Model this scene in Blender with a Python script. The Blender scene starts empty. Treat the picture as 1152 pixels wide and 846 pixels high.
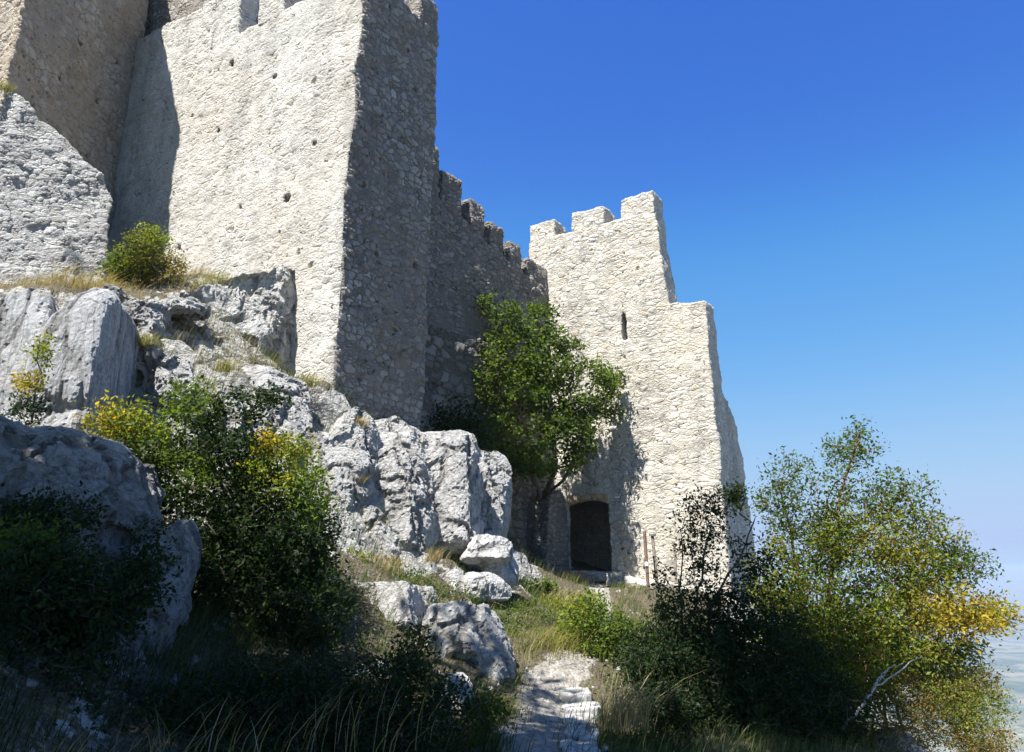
import bpy, bmesh, math, random
import numpy as np
from mathutils import Vector, Matrix

# ------------------------------------------------------------------ camera, sky, sun, exposure
S = bpy.context.scene
COL = S.collection
F_PX, PITCH, EYE = 850.0, math.radians(14.3), 1.7
cam_d = bpy.data.cameras.new("camera"); cam = bpy.data.objects.new("camera", cam_d); COL.objects.link(cam)
cam_d.sensor_width = 36.0; cam_d.lens = 36.0 * F_PX / 1152.0
cam_d.clip_start = 0.05; cam_d.clip_end = 60000
cam.location = (0, 0, EYE); cam.rotation_euler = (math.pi / 2 + PITCH, 0, 0)
S.camera = cam

SUN_TRAVEL = Vector((.70, .741, -1.93)).normalized()
elev = math.asin(-SUN_TRAVEL.z); to_sun = -SUN_TRAVEL
az = math.atan2(to_sun.x, to_sun.y)
w = bpy.data.worlds.new("World"); S.world = w; w.use_nodes = True
nt = w.node_tree; nt.nodes.clear()
sky = nt.nodes.new("ShaderNodeTexSky"); sky.sky_type = 'NISHITA'; sky.sun_disc = False
sky.sun_elevation = elev; sky.sun_rotation = az; sky.altitude = 600; sky.air_density = 1.0; sky.dust_density = 0.6; sky.ozone_density = 2.2
hs = nt.nodes.new("ShaderNodeHueSaturation"); hs.inputs['Saturation'].default_value = 1.1
bg = nt.nodes.new("ShaderNodeBackground"); bg.inputs[1].default_value = 0.052
wo = nt.nodes.new("ShaderNodeOutputWorld")
nt.links.new(sky.outputs[0], hs.inputs['Color']); 
sp_ = nt.nodes.new("ShaderNodeSeparateColor"); cb_ = nt.nodes.new("ShaderNodeCombineColor"); nt.links.new(hs.outputs[0], sp_.inputs[0])
for i_, pts_ in enumerate((((.105, .058), (.17, .136), (.53, .42), (1.0, .47)), ((.196, .191), (.31, .392), (.78, .63), (1.1, .60)), ((.39, .686), (.577, .846), (.95, .91), (1.2, .82)))):   # deeper, clearer blue overhead
    m1 = nt.nodes.new("ShaderNodeMath"); m1.operation = 'MULTIPLY'; m1.inputs[1].default_value = .142 / 2
    fc = nt.nodes.new("ShaderNodeFloatCurve"); cv = fc.mapping.curves[0]
    cv.points[0].location = (0, 0); cv.points[1].location = (1.0, pts_[-1][1])
    for px_, py_ in pts_: cv.points.new(px_ / 2, py_)
    fc.mapping.update()
    m3 = nt.nodes.new("ShaderNodeMath"); m3.operation = 'MULTIPLY'; m3.inputs[1].default_value = 1 / .142
    nt.links.new(sp_.outputs[i_], m1.inputs[0]); nt.links.new(m1.outputs[0], fc.inputs[1]); nt.links.new(fc.outputs[0], m3.inputs[0]); nt.links.new(m3.outputs[0], cb_.inputs[i_])
nt.links.new(cb_.outputs[0], bg.inputs[0]); nt.links.new(bg.outputs[0], wo.inputs[0])
sd = bpy.data.lights.new("sun", 'SUN'); sd.energy = 5.0; sd.angle = math.radians(0.53); sd.color = (1.0, 0.965, 0.905)
sun = bpy.data.objects.new("sun", sd); COL.objects.link(sun)
sun.rotation_euler = SUN_TRAVEL.to_track_quat('-Z', 'Y').to_euler(); sun.location = (-20, -5, 30)
S.view_settings.view_transform = 'Standard'; S.view_settings.look = 'None'
S.view_settings.exposure = 1.45; S.view_settings.gamma = 1.0; S.view_settings.use_curve_mapping = False
S.cycles.max_bounces = 6; S.cycles.diffuse_bounces = 3; S.cycles.glossy_bounces = 2
S.cycles.transmission_bounces = 3; S.cycles.transparent_max_bounces = 6; S.cycles.volume_bounces = 0
S.cycles.caustics_reflective = False; S.cycles.caustics_refractive = False

# ------------------------------------------------------------------ helpers
def ray(x, y):
    X = (x - 576) / F_PX; q = (423 - y) / F_PX
    return X, math.cos(PITCH) - q * math.sin(PITCH), math.sin(PITCH) + q * math.cos(PITCH)
def at(x, y, Y):
    r = ray(x, y); k = Y / r[1]
    return Vector((r[0] * k, Y, EYE + r[2] * k))
U = Vector((.847, -.531, 0)); V = Vector((.531, .847, 0)); C0 = Vector((-3.3, 14.0, 0))
def cw(a, b, z): return C0 + U * a + V * b + Vector((0, 0, z))

# vectorised gradient-free value noise
_rs = np.random.RandomState(5); _T = _rs.rand(4096)
def vnoise(p):
    i = np.floor(p).astype(np.int64); f = p - i; f = f * f * (3 - 2 * f)
    def h(a, b, c): return _T[(a * 73856093 ^ b * 19349663 ^ c * 83492791) & 4095]
    x, y, z = i[:, 0], i[:, 1], i[:, 2]; r = 0
    for dx in (0, 1):
        for dy in (0, 1):
            for dz in (0, 1):
                wgt = (f[:, 0] if dx else 1 - f[:, 0]) * (f[:, 1] if dy else 1 - f[:, 1]) * (f[:, 2] if dz else 1 - f[:, 2])
                r = r + wgt * h(x + dx, y + dy, z + dz)
    return r * 2 - 1
def fbm(p, s, octv=4):
    r = 0; a = 1.0
    for k in range(octv):
        r = r + a * vnoise(p / s + 17.3 * k); s *= .5; a *= .5
    return r

def mesh_np(name, v, faces_flat, loop_tot, mat=None, smooth=False, col=None):
    m = bpy.data.meshes.new(name); v = np.asarray(v, dtype=np.float32)
    m.vertices.add(len(v)); m.vertices.foreach_set("co", v.ravel())
    lt = np.asarray(loop_tot, dtype=np.int32); fl = np.asarray(faces_flat, dtype=np.int32).ravel()
    m.loops.add(len(fl)); m.loops.foreach_set("vertex_index", fl)
    m.polygons.add(len(lt)); m.polygons.foreach_set("loop_start", np.concatenate(([0], np.cumsum(lt)[:-1])).astype(np.int32))
    m.polygons.foreach_set("loop_total", lt)
    if smooth: m.polygons.foreach_set("use_smooth", np.ones(len(lt), dtype=bool))
    if col is not None:
        a = m.attributes.new("tone", 'FLOAT_COLOR', 'FACE'); c = np.ones((len(lt), 4), dtype=np.float32); c[:, :3] = col
        a.data.foreach_set("color", c.ravel())
    m.update(calc_edges=True)
    if mat: m.materials.append(mat)
    return m
def link(name, mesh, parent=None, loc=None):
    o = bpy.data.objects.new(name, mesh); COL.objects.link(o)
    if parent: o.parent = parent
    if loc is not None: o.location = loc
    return o
def empty(name, loc=(0, 0, 0)):
    o = bpy.data.objects.new(name, None); COL.objects.link(o); o.location = loc; o.empty_display_size = .2; return o
def tag(o, label=None, cat=None, group=None, kind=None):
    if label: o["label"] = label
    if cat: o["category"] = cat
    if group: o["group"] = group
    if kind: o["kind"] = kind
    return o
def set_rest(m):
    n = len(m.vertices); co = np.empty(n * 3, dtype=np.float32); m.vertices.foreach_get("co", co)
    a = m.attributes.new("rest", 'FLOAT_VECTOR', 'POINT'); a.data.foreach_set("vector", co)
    m.polygons.foreach_set("use_smooth", np.ones(len(m.polygons), dtype=bool))
def bm_mesh(bm, name):
    bmesh.ops.recalc_face_normals(bm, faces=bm.faces[:]); m = bpy.data.meshes.new(name); bm.to_mesh(m); bm.free(); return m
def prism(bm, pts2, f):       # pts2: polygon; f(p, k) -> world point for k = 0, 1
    lo = [bm.verts.new(f(p, 0)) for p in pts2]; hi = [bm.verts.new(f(p, 1)) for p in pts2]
    n = len(pts2); bm.faces.new(lo); bm.faces.new(hi[::-1])
    for i in range(n): bm.faces.new((lo[i], hi[i], hi[(i + 1) % n], lo[(i + 1) % n]))
def cbox(bm, a0, a1, b0, b1, z0, z1):
    prism(bm, [(a0, b0), (a1, b0), (a1, b1), (a0, b1)], lambda p, k: cw(p[0], p[1], (z0, z1)[k]))
def solidify(name, bms, voxel, mat, parent=None, cut=None, warp=None, offset=None):
    """union of several closed pieces: each piece is one bmesh; voxel-remeshed into one surface"""
    m0 = bpy.data.meshes.new("src"); big = bmesh.new()
    for b in bms:
        t = bm_mesh(b, "t"); big.from_mesh(t); bpy.data.meshes.remove(t)
    big.to_mesh(m0); big.free()
    o = bpy.data.objects.new("src", m0); COL.objects.link(o); co = None
    if cut:
        cm = bm_mesh(cut, "cut"); co = bpy.data.objects.new("cut", cm); COL.objects.link(co)
    r = o.modifiers.new("r", 'REMESH'); r.mode = 'VOXEL'; r.voxel_size = voxel; r.adaptivity = 0
    if co:
        bo = o.modifiers.new("b", 'BOOLEAN'); bo.operation = 'DIFFERENCE'; bo.object = co; bo.use_self = True
        o.modifiers.move(1, 0); bo.solver = 'EXACT'
    dg = bpy.context.evaluated_depsgraph_get(); m = bpy.data.meshes.new_from_object(o.evaluated_get(dg))
    bpy.data.objects.remove(o); bpy.data.meshes.remove(m0)
    if co: bpy.data.objects.remove(co)
    n = len(m.vertices); c = np.empty(n * 3, dtype=np.float32); m.vertices.foreach_get("co", c); c = c.reshape(-1, 3)
    if warp is not None: c = warp(c.astype(np.float64))
    m.vertices.foreach_set("co", c.astype(np.float32).ravel()); m.update()
    m.materials.clear(); m.materials.append(mat); m.name = name
    set_rest(m)
    ob = link(name, m, parent)
    if offset is not None:
        m.transform(Matrix.Translation(-Vector(offset)))
        if parent is None: ob.location = offset
    return ob
def wall_warp(amp=.05, s=.9, corner=.0):
    def f(c):
        d = np.stack([fbm(c + k * 31.7, s, 3) for k in range(3)], 1); e = np.stack([vnoise(c / .21 + k * 7.7) for k in range(3)], 1); return c + d * amp + e * min(.022, amp * .4)
    return f

# ------------------------------------------------------------------ materials
class N:
    def __init__(s, name, disp=False):
        s.m = bpy.data.materials.new(name); s.m.use_nodes = True; s.t = s.m.node_tree; s.t.nodes.clear()
        s.out = s.t.nodes.new("ShaderNodeOutputMaterial")
        if disp: s.m.displacement_method = 'BOTH'
    def n(s, typ, **k):
        nd = s.t.nodes.new("ShaderNode" + typ)
        for a, b in k.items(): setattr(nd, a, b)
        return nd
    def set(s, sock, v):
        if isinstance(v, bpy.types.NodeSocket): s.t.links.new(v, sock)
        else: sock.default_value = v
    def math(s, op, a, b=0.0, c=None, clamp=False):
        nd = s.n("Math", operation=op, use_clamp=clamp); s.set(nd.inputs[0], a); s.set(nd.inputs[1], b)
        if c is not None: s.set(nd.inputs[2], c)
        return nd.outputs[0]
    def vm(s, op, a, b=None, scale=None):
        nd = s.n("VectorMath", operation=op); s.set(nd.inputs[0], a)
        if b is not None: s.set(nd.inputs[1], b)
        if scale is not None: s.set(nd.inputs['Scale'], scale)
        return nd.outputs[0]
    def noise(s, vec, scale, detail=4, rough=.55, typ='FBM', out=0, dist=0.0):
        nd = s.n("TexNoise"); nd.noise_type = typ; s.set(nd.inputs['Vector'], vec); nd.inputs['Scale'].default_value = scale
        nd.inputs['Detail'].default_value = detail; nd.inputs['Roughness'].default_value = rough; nd.inputs['Distortion'].default_value = dist
        return nd.outputs[out]
    def vor(s, vec, scale, feature='F1', rnd=1.0, out='Distance'):
        nd = s.n("TexVoronoi", feature=feature); s.set(nd.inputs['Vector'], vec); nd.inputs['Scale'].default_value = scale
        nd.inputs['Randomness'].default_value = rnd; return nd.outputs[out]
    def ramp(s, fac, stops, interp='LINEAR'):
        nd = s.n("ValToRGB"); cr = nd.color_ramp; cr.interpolation = interp; s.set(nd.inputs[0], fac)
        while len(cr.elements) < len(stops): cr.elements.new(.5)
        for e, (p, c) in zip(cr.elements, stops):
            e.position = p; e.color = (*c, 1) if len(c) == 3 else c
        return nd.outputs[0]
    def mapr(s, v, a, b, c, d, clamp=True):
        nd = s.n("MapRange"); nd.clamp = clamp
        for i, x in enumerate((v, a, b, c, d)): s.set(nd.inputs[i], x)
        return nd.outputs[0]
    def mix(s, fac, a, b, blend='MIX'):
        nd = s.n("Mix", data_type='RGBA', blend_type=blend); s.set(nd.inputs[0], fac)
        for sk, v in ((nd.inputs[6], a), (nd.inputs[7], b)):
            s.set(sk, (*v, 1) if isinstance(v, tuple) and len(v) == 3 else v)
        return nd.outputs[2]
    def attr(s, name, out='Vector'):
        nd = s.n("Attribute"); nd.attribute_name = name; return nd.outputs[out]
    def bsdf(s, col, rough=.9, spec=.2):
        b = s.n("BsdfPrincipled"); s.set(b.inputs['Base Color'], (*col, 1) if isinstance(col, tuple) else col)
        s.set(b.inputs['Roughness'], rough); b.inputs['Specular IOR Level'].default_value = spec
        s.t.links.new(b.outputs[0], s.out.inputs[0]); return b
    def disp(s, h, scale=1.0):
        d = s.n("Displacement"); s.set(d.inputs['Height'], h); d.inputs['Midlevel'].default_value = 0; d.inputs['Scale'].default_value = scale
        s.t.links.new(d.outputs[0], s.out.inputs['Displacement'])

CASTLE_ROT = math.atan2(U.y, U.x)
def masonry(name, stones, mortar, size=(.30, .30, .19), gap=.045, relief=.05, tone=.35, plaster=0.0, stain=(.30, .25, .19), joint=.75, flake=.045, tilt=(0, 0, 0)):
    g = N(name, True); rest = g.attr("rest")
    mp = g.n("Mapping"); g.set(mp.inputs[0], rest); mp.vector_type = 'POINT'; mp.inputs['Rotation'].default_value = (0, 0, -CASTLE_ROT)
    mpt = g.n("Mapping"); g.set(mpt.inputs[0], mp.outputs[0]); mpt.inputs['Rotation'].default_value = tilt
    mp2 = g.n("Mapping"); g.set(mp2.inputs[0], mpt.outputs[0]); mp2.inputs['Scale'].default_value = tuple(1 / q for q in size)
    warp = g.vm('SCALE', g.vm('SUBTRACT', g.noise(rest, 2.2, 3, out=1), (.5, .5, .5)), scale=.9)
    warp2 = g.vm('SCALE', g.vm('SUBTRACT', g.noise(rest, 11, 2, out=1), (.5, .5, .5)), scale=.35)
    v = g.vm('ADD', g.vm('ADD', mp2.outputs[0], warp), warp2)
    edge = g.vor(v, 1.0, 'DISTANCE_TO_EDGE', .85); cell = g.vor(v, 1.0, 'F1', .85, 'Color')
    v2 = g.vm('SCALE', v, scale=2.3); edge2 = g.vor(v2, 1.0, 'DISTANCE_TO_EDGE', 1.0)
    sep = g.n("SeparateColor"); g.set(sep.inputs[0], cell); r1, r2, r3 = sep.outputs[0], sep.outputs[1], sep.outputs[2]
    # some cells are packs of small stones
    small = g.mapr(r3, .70, .74, 0, 1)
    e = g.math('ADD', g.math('MULTIPLY', edge, g.math('SUBTRACT', 1.0, small)), g.math('MULTIPLY', g.math('MINIMUM', edge, g.math('MULTIPLY', edge2, .6)), small))
    big = g.noise(rest, .35, 5, .6); mid = g.noise(rest, 1.3, 5, .65); fine = g.noise(rest, 26, 5, .7); pit = g.noise(rest, 60, 3, .7)
    # plaster / mortar smear hides stones where high
    pl = g.mapr(g.math('ADD', mid, plaster), .48, .62, 0, 1)
    mask = g.mapr(e, gap, gap * 2.6, 0, 1)                       # 1 = stone
    vis = g.math('MULTIPLY', mask, g.math('SUBTRACT', 1.0, g.math('MULTIPLY', pl, .72)))
    sc = g.ramp(r1, stones)
    sc = g.mix(g.mapr(r2, 0, 1, 0, tone), sc, (.20, .18, .16))
    col = g.mix(vis, mortar, sc)
    jn = g.math('MULTIPLY', g.mapr(e, 0, gap * 1.1, 1, 0), g.mapr(g.noise(rest, 4.5, 4, .7), .46, .58, 0, joint))
    col = g.mix(jn, col, (.07, .062, .055))
    col = g.mix(g.mapr(fine, .35, .62, .30, 0), col, tuple(q * .55 for q in mortar))
    col = g.mix(g.mapr(big, .46, .66, 0, .6), col, stain)
    st = g.n("Mapping"); g.set(st.inputs[0], rest); st.inputs['Scale'].default_value = (1.6, 1.6, .22)
    col = g.mix(g.mapr(g.noise(st.outputs[0], 1.1, 5, .65), .48, .68, 0, .42), col, (.17, .165, .16))
    col = g.mix(g.mapr(pit, .62, .75, 0, .5), col, (.09, .085, .08))
    hole = g.mapr(g.noise(rest, 10, 3, .6), .64, .69, 0, 1)
    col = g.mix(g.math('MULTIPLY', hole, .6), col, (.08, .07, .06))
    g.bsdf(col, .95, .12)
    h = g.math('MULTIPLY', g.mapr(e, gap * .6, gap * 4.5, 0, 1), g.math('SUBTRACT', 1.0, g.math('MULTIPLY', pl, .6)))
    h = g.math('MULTIPLY', h, g.math('ADD', .45, g.math('MULTIPLY', r2, .8)))
    h = g.math('MULTIPLY', h, relief)
    h = g.math('ADD', h, g.math('MULTIPLY', g.math('SUBTRACT', fine, .5), .045))
    h = g.math('ADD', h, g.math('MULTIPLY', g.math('SUBTRACT', g.noise(rest, 7, 5, .7), .5), flake))
    h = g.math('ADD', h, g.math('MULTIPLY', g.math('SUBTRACT', mid, .5), .10))
    h = g.math('ADD', h, g.math('MULTIPLY', g.mapr(g.noise(rest, 3.3, 2, .5), .70, .76, 0, -1), .10))
    h = g.math('SUBTRACT', h, g.math('MULTIPLY', hole, .05))
    g.disp(h); return g.m

LIME = [(0, (.34, .32, .28)), (.12, (.45, .43, .39)), (.35, (.56, .545, .50)), (.7, (.62, .60, .56)), (1, (.52, .47, .38))]
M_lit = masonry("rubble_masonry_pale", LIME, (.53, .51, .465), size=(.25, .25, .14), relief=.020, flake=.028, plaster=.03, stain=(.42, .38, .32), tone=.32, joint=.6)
M_keep_shaded = masonry("rubble_masonry_brown_mortar_shaded", [(0, (.26, .25, .235)), (.5, (.38, .37, .35)), (1, (.50, .48, .45))], (.21, .185, .16), size=(.23, .23, .14), relief=.042, plaster=-.05, stain=(.26, .22, .18))  # brown mortar, with the tower's shaded side also put into the darker colour
M_brown = masonry("rubble_masonry_tan", [(0, (.42, .37, .30)), (.5, (.50, .455, .38)), (1, (.58, .54, .46))], (.37, .315, .25), size=(.26, .26, .17), relief=.045, plaster=.02, stain=(.36, .29, .21))
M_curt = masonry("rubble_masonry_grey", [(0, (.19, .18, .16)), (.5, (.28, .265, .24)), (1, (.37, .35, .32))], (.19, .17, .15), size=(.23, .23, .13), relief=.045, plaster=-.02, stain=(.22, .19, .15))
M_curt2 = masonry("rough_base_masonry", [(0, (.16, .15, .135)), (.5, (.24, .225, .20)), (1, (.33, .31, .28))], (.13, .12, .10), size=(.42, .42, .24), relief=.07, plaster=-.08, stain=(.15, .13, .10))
M_gate = masonry("coursed_limestone_masonry", [(0, (.50, .47, .41)), (.4, (.60, .58, .53)), (.8, (.64, .62, .57)), (1, (.58, .49, .36))], (.47, .44, .38), size=(.27, .27, .14), relief=.021, flake=.030, plaster=-.04, stain=(.50, .45, .36), tone=.22)

def limestone(name, light=(.45, .445, .43), dark=(.16, .155, .15), flute=0.0, amp=.15, lichen=.28, tilt=(0, 0, 0), crag=1.0, warm=0.0):
    g = N(name, True); rest = g.attr("rest")
    mp = g.n("Mapping"); g.set(mp.inputs[0], rest); mp.inputs['Rotation'].default_value = tilt; mp.inputs['Scale'].default_value = (1, 1, 1 - .78 * flute)
    v = mp.outputs[0]
    wv = g.vm('ADD', v, g.vm('SCALE', g.vm('SUBTRACT', g.noise(v, 1.4, 4, .6, out=1), (.5, .5, .5)), scale=.7))
    ridg = g.noise(wv, 1.5, 8, .65, 'RIDGED_MULTIFRACTAL')
    ridg2 = g.noise(wv, 5.5, 7, .65, 'RIDGED_MULTIFRACTAL')
    wv2 = g.vm('ADD', wv, g.vm('SCALE', g.vm('SUBTRACT', g.noise(v, 9, 4, .6, out=1), (.5, .5, .5)), scale=.10))
    crack = g.vor(g.vm('MULTIPLY', wv2, (1, 1, .45)), 1.3, 'DISTANCE_TO_EDGE'); crack2 = g.vor(wv2, 4.6, 'DISTANCE_TO_EDGE')
    fv = g.vor(wv2, 2.1, 'F1'); fv2 = g.vor(wv2, 6.5, 'F1')
    bsep = g.n("SeparateColor"); g.set(bsep.inputs[0], g.vor(wv2, 2.1, 'F1', out='Color')); bsep2 = g.n("SeparateColor"); g.set(bsep2.inputs[0], g.vor(wv2, 6.5, 'F1', out='Color'))
    fine = g.noise(rest, 22, 7, .78); med = g.noise(wv, 5, 8, .75); vf = g.noise(rest, 70, 5, .75)
    c1 = g.mapr(crack, 0, .07, 1, 0); c2 = g.mapr(crack2, 0, .08, 1, 0)
    h = g.math('MULTIPLY', g.math('SUBTRACT', ridg, .8), .28 * crag)
    h = g.math('ADD', h, g.math('MULTIPLY', g.math('SUBTRACT', ridg2, .8), .16 * crag))
    h = g.math('ADD', h, g.math('MULTIPLY', g.math('SUBTRACT', bsep.outputs[0], .5), .75 * crag))      # stepped facets
    h = g.math('ADD', h, g.math('MULTIPLY', g.math('SUBTRACT', bsep2.outputs[0], .5), .20 * crag))
    h = g.math('SUBTRACT', h, g.math('MULTIPLY', c1, .45))
    h = g.math('SUBTRACT', h, g.math('MULTIPLY', c2, .18 * crag))
    h = g.math('ADD', h, g.math('MULTIPLY', g.math('SUBTRACT', med, .5), .75 * crag))
    h = g.math('ADD', h, g.math('MULTIPLY', g.math('SUBTRACT', fine, .5), .42))
    h = g.math('ADD', h, g.math('MULTIPLY', g.math('SUBTRACT', vf, .5), .14))
    g.disp(h, amp)
    f = g.math('ADD', g.math('MULTIPLY', med, .45), g.math('MULTIPLY', fine, .55))
    col = g.ramp(f, [(.36, dark), (.45, tuple(.5 * (a + b) for a, b in zip(light, dark))), (.52, light), (.70, tuple(min(.70, q * 1.2) for q in light))])
    col = g.mix(g.mapr(g.noise(rest, .9, 4, .6), .48, .66, 0, .45), col, (.32 + warm, .32 + warm * .6, .325))
    col = g.mix(g.math('MULTIPLY', c1, .55), col, (.10, .09, .08)); col = g.mix(g.math('MULTIPLY', c2, .35), col, (.12, .11, .10))
    col = g.mix(g.mapr(g.noise(rest, 12, 6, .8), .57, .66, 0, lichen), col, (.07, .07, .065))
    col = g.mix(g.mapr(g.noise(rest, 2.1, 4, .6), .60, .70, 0, .55), col, (.36, .29, .20))
    g.bsdf(col, .93, .15); return g.m
M_rock = limestone("weathered_limestone")
M_cliff = limestone("cliff_limestone", light=(.445, .435, .415), dark=(.17, .165, .155), amp=.12, crag=.62, lichen=.22)
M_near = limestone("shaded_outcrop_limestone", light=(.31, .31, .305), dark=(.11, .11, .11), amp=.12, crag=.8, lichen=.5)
M_crumb = limestone("crumbling_limestone_rubble", light=(.48, .47, .445), dark=(.18, .17, .16), amp=.075, crag=1.15, lichen=.4)
M_boulder = limestone("boulder_limestone", amp=.06, crag=.7, lichen=.25)
M_slab = limestone("flat_limestone_slab", amp=.018, crag=.4, lichen=.25)
M_flute = limestone("fluted_limestone", light=(.40, .405, .41), flute=1.0, amp=.085, crag=.6, lichen=.2)
M_scarp = masonry("weathered_fine_rubble", [(0, (.34, .34, .335)), (.5, (.46, .46, .45)), (1, (.56, .56, .55))], (.34, .335, .32), size=(.26, .26, .13), relief=.03, flake=.085, plaster=-.06, stain=(.30, .295, .28), tone=.4, joint=.95, tilt=(0, .42, 0))

def terrain_mat():
    g = N("stony_soil", True); rest = g.attr("rest"); rk = g.attr("rocky", 'Fac'); pa = g.attr("path", 'Fac')
    wv = g.vm('ADD', rest, g.vm('SCALE', g.vm('SUBTRACT', g.noise(rest, 1.4, 4, .6, out=1), (.5, .5, .5)), scale=.7))
    med = g.noise(rest, 5, 6, .7); fine = g.noise(rest, 24, 5, .7); ridg = g.noise(wv, 1.6, 7, .6, 'RIDGED_MULTIFRACTAL')
    crack = g.mapr(g.vor(wv, 1.4, 'DISTANCE_TO_EDGE'), 0, .09, 1, 0)
    peb = g.vor(rest, 17, 'F1'); pebc = g.vor(rest, 17, 'F1', out='Color'); pe = g.vor(rest, 17, 'DISTANCE_TO_EDGE')
    rm = g.mapr(g.math('ADD', rk, g.math('MULTIPLY', g.math('SUBTRACT', med, .5), 1.2)), .42, .56, 0, 1)
    rock = g.ramp(med, [(.33, (.15, .15, .15)), (.5, (.36, .355, .34)), (.7, (.48, .47, .45))])
    rock = g.mix(g.math('MULTIPLY', crack, .6), rock, (.08, .075, .07))
    soil = g.ramp(fine, [(.3, (.05, .042, .03)), (.55, (.11, .095, .065)), (.75, (.22, .19, .14))])
    grav = g.ramp(pebc, [(0, (.17, .155, .135)), (.5, (.26, .245, .22)), (1, (.40, .385, .36))])
    grav = g.mix(g.mapr(pe, .02, .10, .6, 0), grav, (.20, .18, .15))
    grav = g.mix(g.mapr(fine, .4, .6, .35, 0), grav, (.30, .28, .24))
    pm = g.mapr(g.math('ADD', pa, g.math('MULTIPLY', g.math('SUBTRACT', med, .5), .9)), .42, .55, 0, 1)
    col = g.mix(pm, g.mix(rm, soil, rock), grav)
    fd = g.vm('LENGTH', rest); ln = g.n("VectorMath", operation='LENGTH'); g.set(ln.inputs[0], rest)
    fields = g.vor(rest, .012, 'F1', out='Color'); fs = g.n("SeparateColor"); g.set(fs.inputs[0], fields)
    farc = g.ramp(g.math('ADD', g.math('MULTIPLY', fs.outputs[0], .5), g.math('MULTIPLY', g.noise(rest, .02, 6, .7), .6)), [(.3, (.035, .055, .025)), (.5, (.07, .085, .045)), (.62, (.12, .12, .07)), (.85, (.22, .19, .13))])
    town = g.mapr(g.math('MULTIPLY', g.noise(rest, .0013, 3, .5), g.noise(rest, .06, 3, .8)), .31, .36, 0, .6)
    farc = g.mix(g.math('MULTIPLY', town, .5), farc, (.45, .41, .37))
    col = g.mix(g.mapr(ln.outputs['Value'], 220, 420, 0, 1), col, farc)
    g.bsdf(col, .95, .1)
    hr = g.math('ADD', g.math('MULTIPLY', g.math('SUBTRACT', ridg, .8), .05), g.math('MULTIPLY', g.math('SUBTRACT', med, .5), .20))
    hr = g.math('SUBTRACT', hr, g.math('MULTIPLY', crack, .10))
    hs_ = g.math('ADD', g.math('MULTIPLY', fine, .03), g.math('MULTIPLY', g.mapr(peb, 0, .5, 1, 0), .03))
    h = g.math('ADD', g.math('MULTIPLY', hr, rm), g.math('ADD', hs_, g.math('MULTIPLY', g.math('SUBTRACT', med, .5), .07)))
    g.disp(h); return g.m
M_ground = terrain_mat()

def leafmat(name, transl=.5, gloss=.22):
    g = N(name); c = g.attr("tone", 'Color')
    rnd = g.mix(.25, c, g.mix(1.0, c, g.noise(g.n("NewGeometry").outputs[0], 30, 2, out=1), 'MULTIPLY'))
    p = g.n("BsdfPrincipled"); g.set(p.inputs['Base Color'], rnd); p.inputs['Roughness'].default_value = .58; p.inputs['Specular IOR Level'].default_value = gloss
    tr = g.n("BsdfTranslucent"); g.set(tr.inputs[0], g.mix(1.0, c, (1.25, 1.2, .5), 'MULTIPLY'))
    mx = g.n("MixShader"); mx.inputs[0].default_value = transl
    g.t.links.new(p.outputs[0], mx.inputs[1]); g.t.links.new(tr.outputs[0], mx.inputs[2]); g.t.links.new(mx.outputs[0], g.out.inputs[0]); return g.m
M_leaf = leafmat("leaf"); M_grassb = leafmat("grass_blade", .35, .2)
def barkmat(name, a, b):
    g = N(name); pos = g.n("NewGeometry").outputs[0]
    mp = g.n("Mapping"); g.set(mp.inputs[0], pos); mp.inputs['Scale'].default_value = (1, 1, .25)
    f = g.noise(mp.outputs[0], 45, 4, .7); g.bsdf(g.ramp(f, [(.35, a), (.65, b)]), .85, .2)
    return g.m
M_bark = barkmat("grey_brown_bark", (.05, .04, .03), (.17, .14, .11)); M_barkred = barkmat("reddish_bark", (.09, .035, .02), (.26, .13, .08))
M_dead = barkmat("bleached_dead_wood", (.30, .28, .25), (.55, .53, .50))

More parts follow.
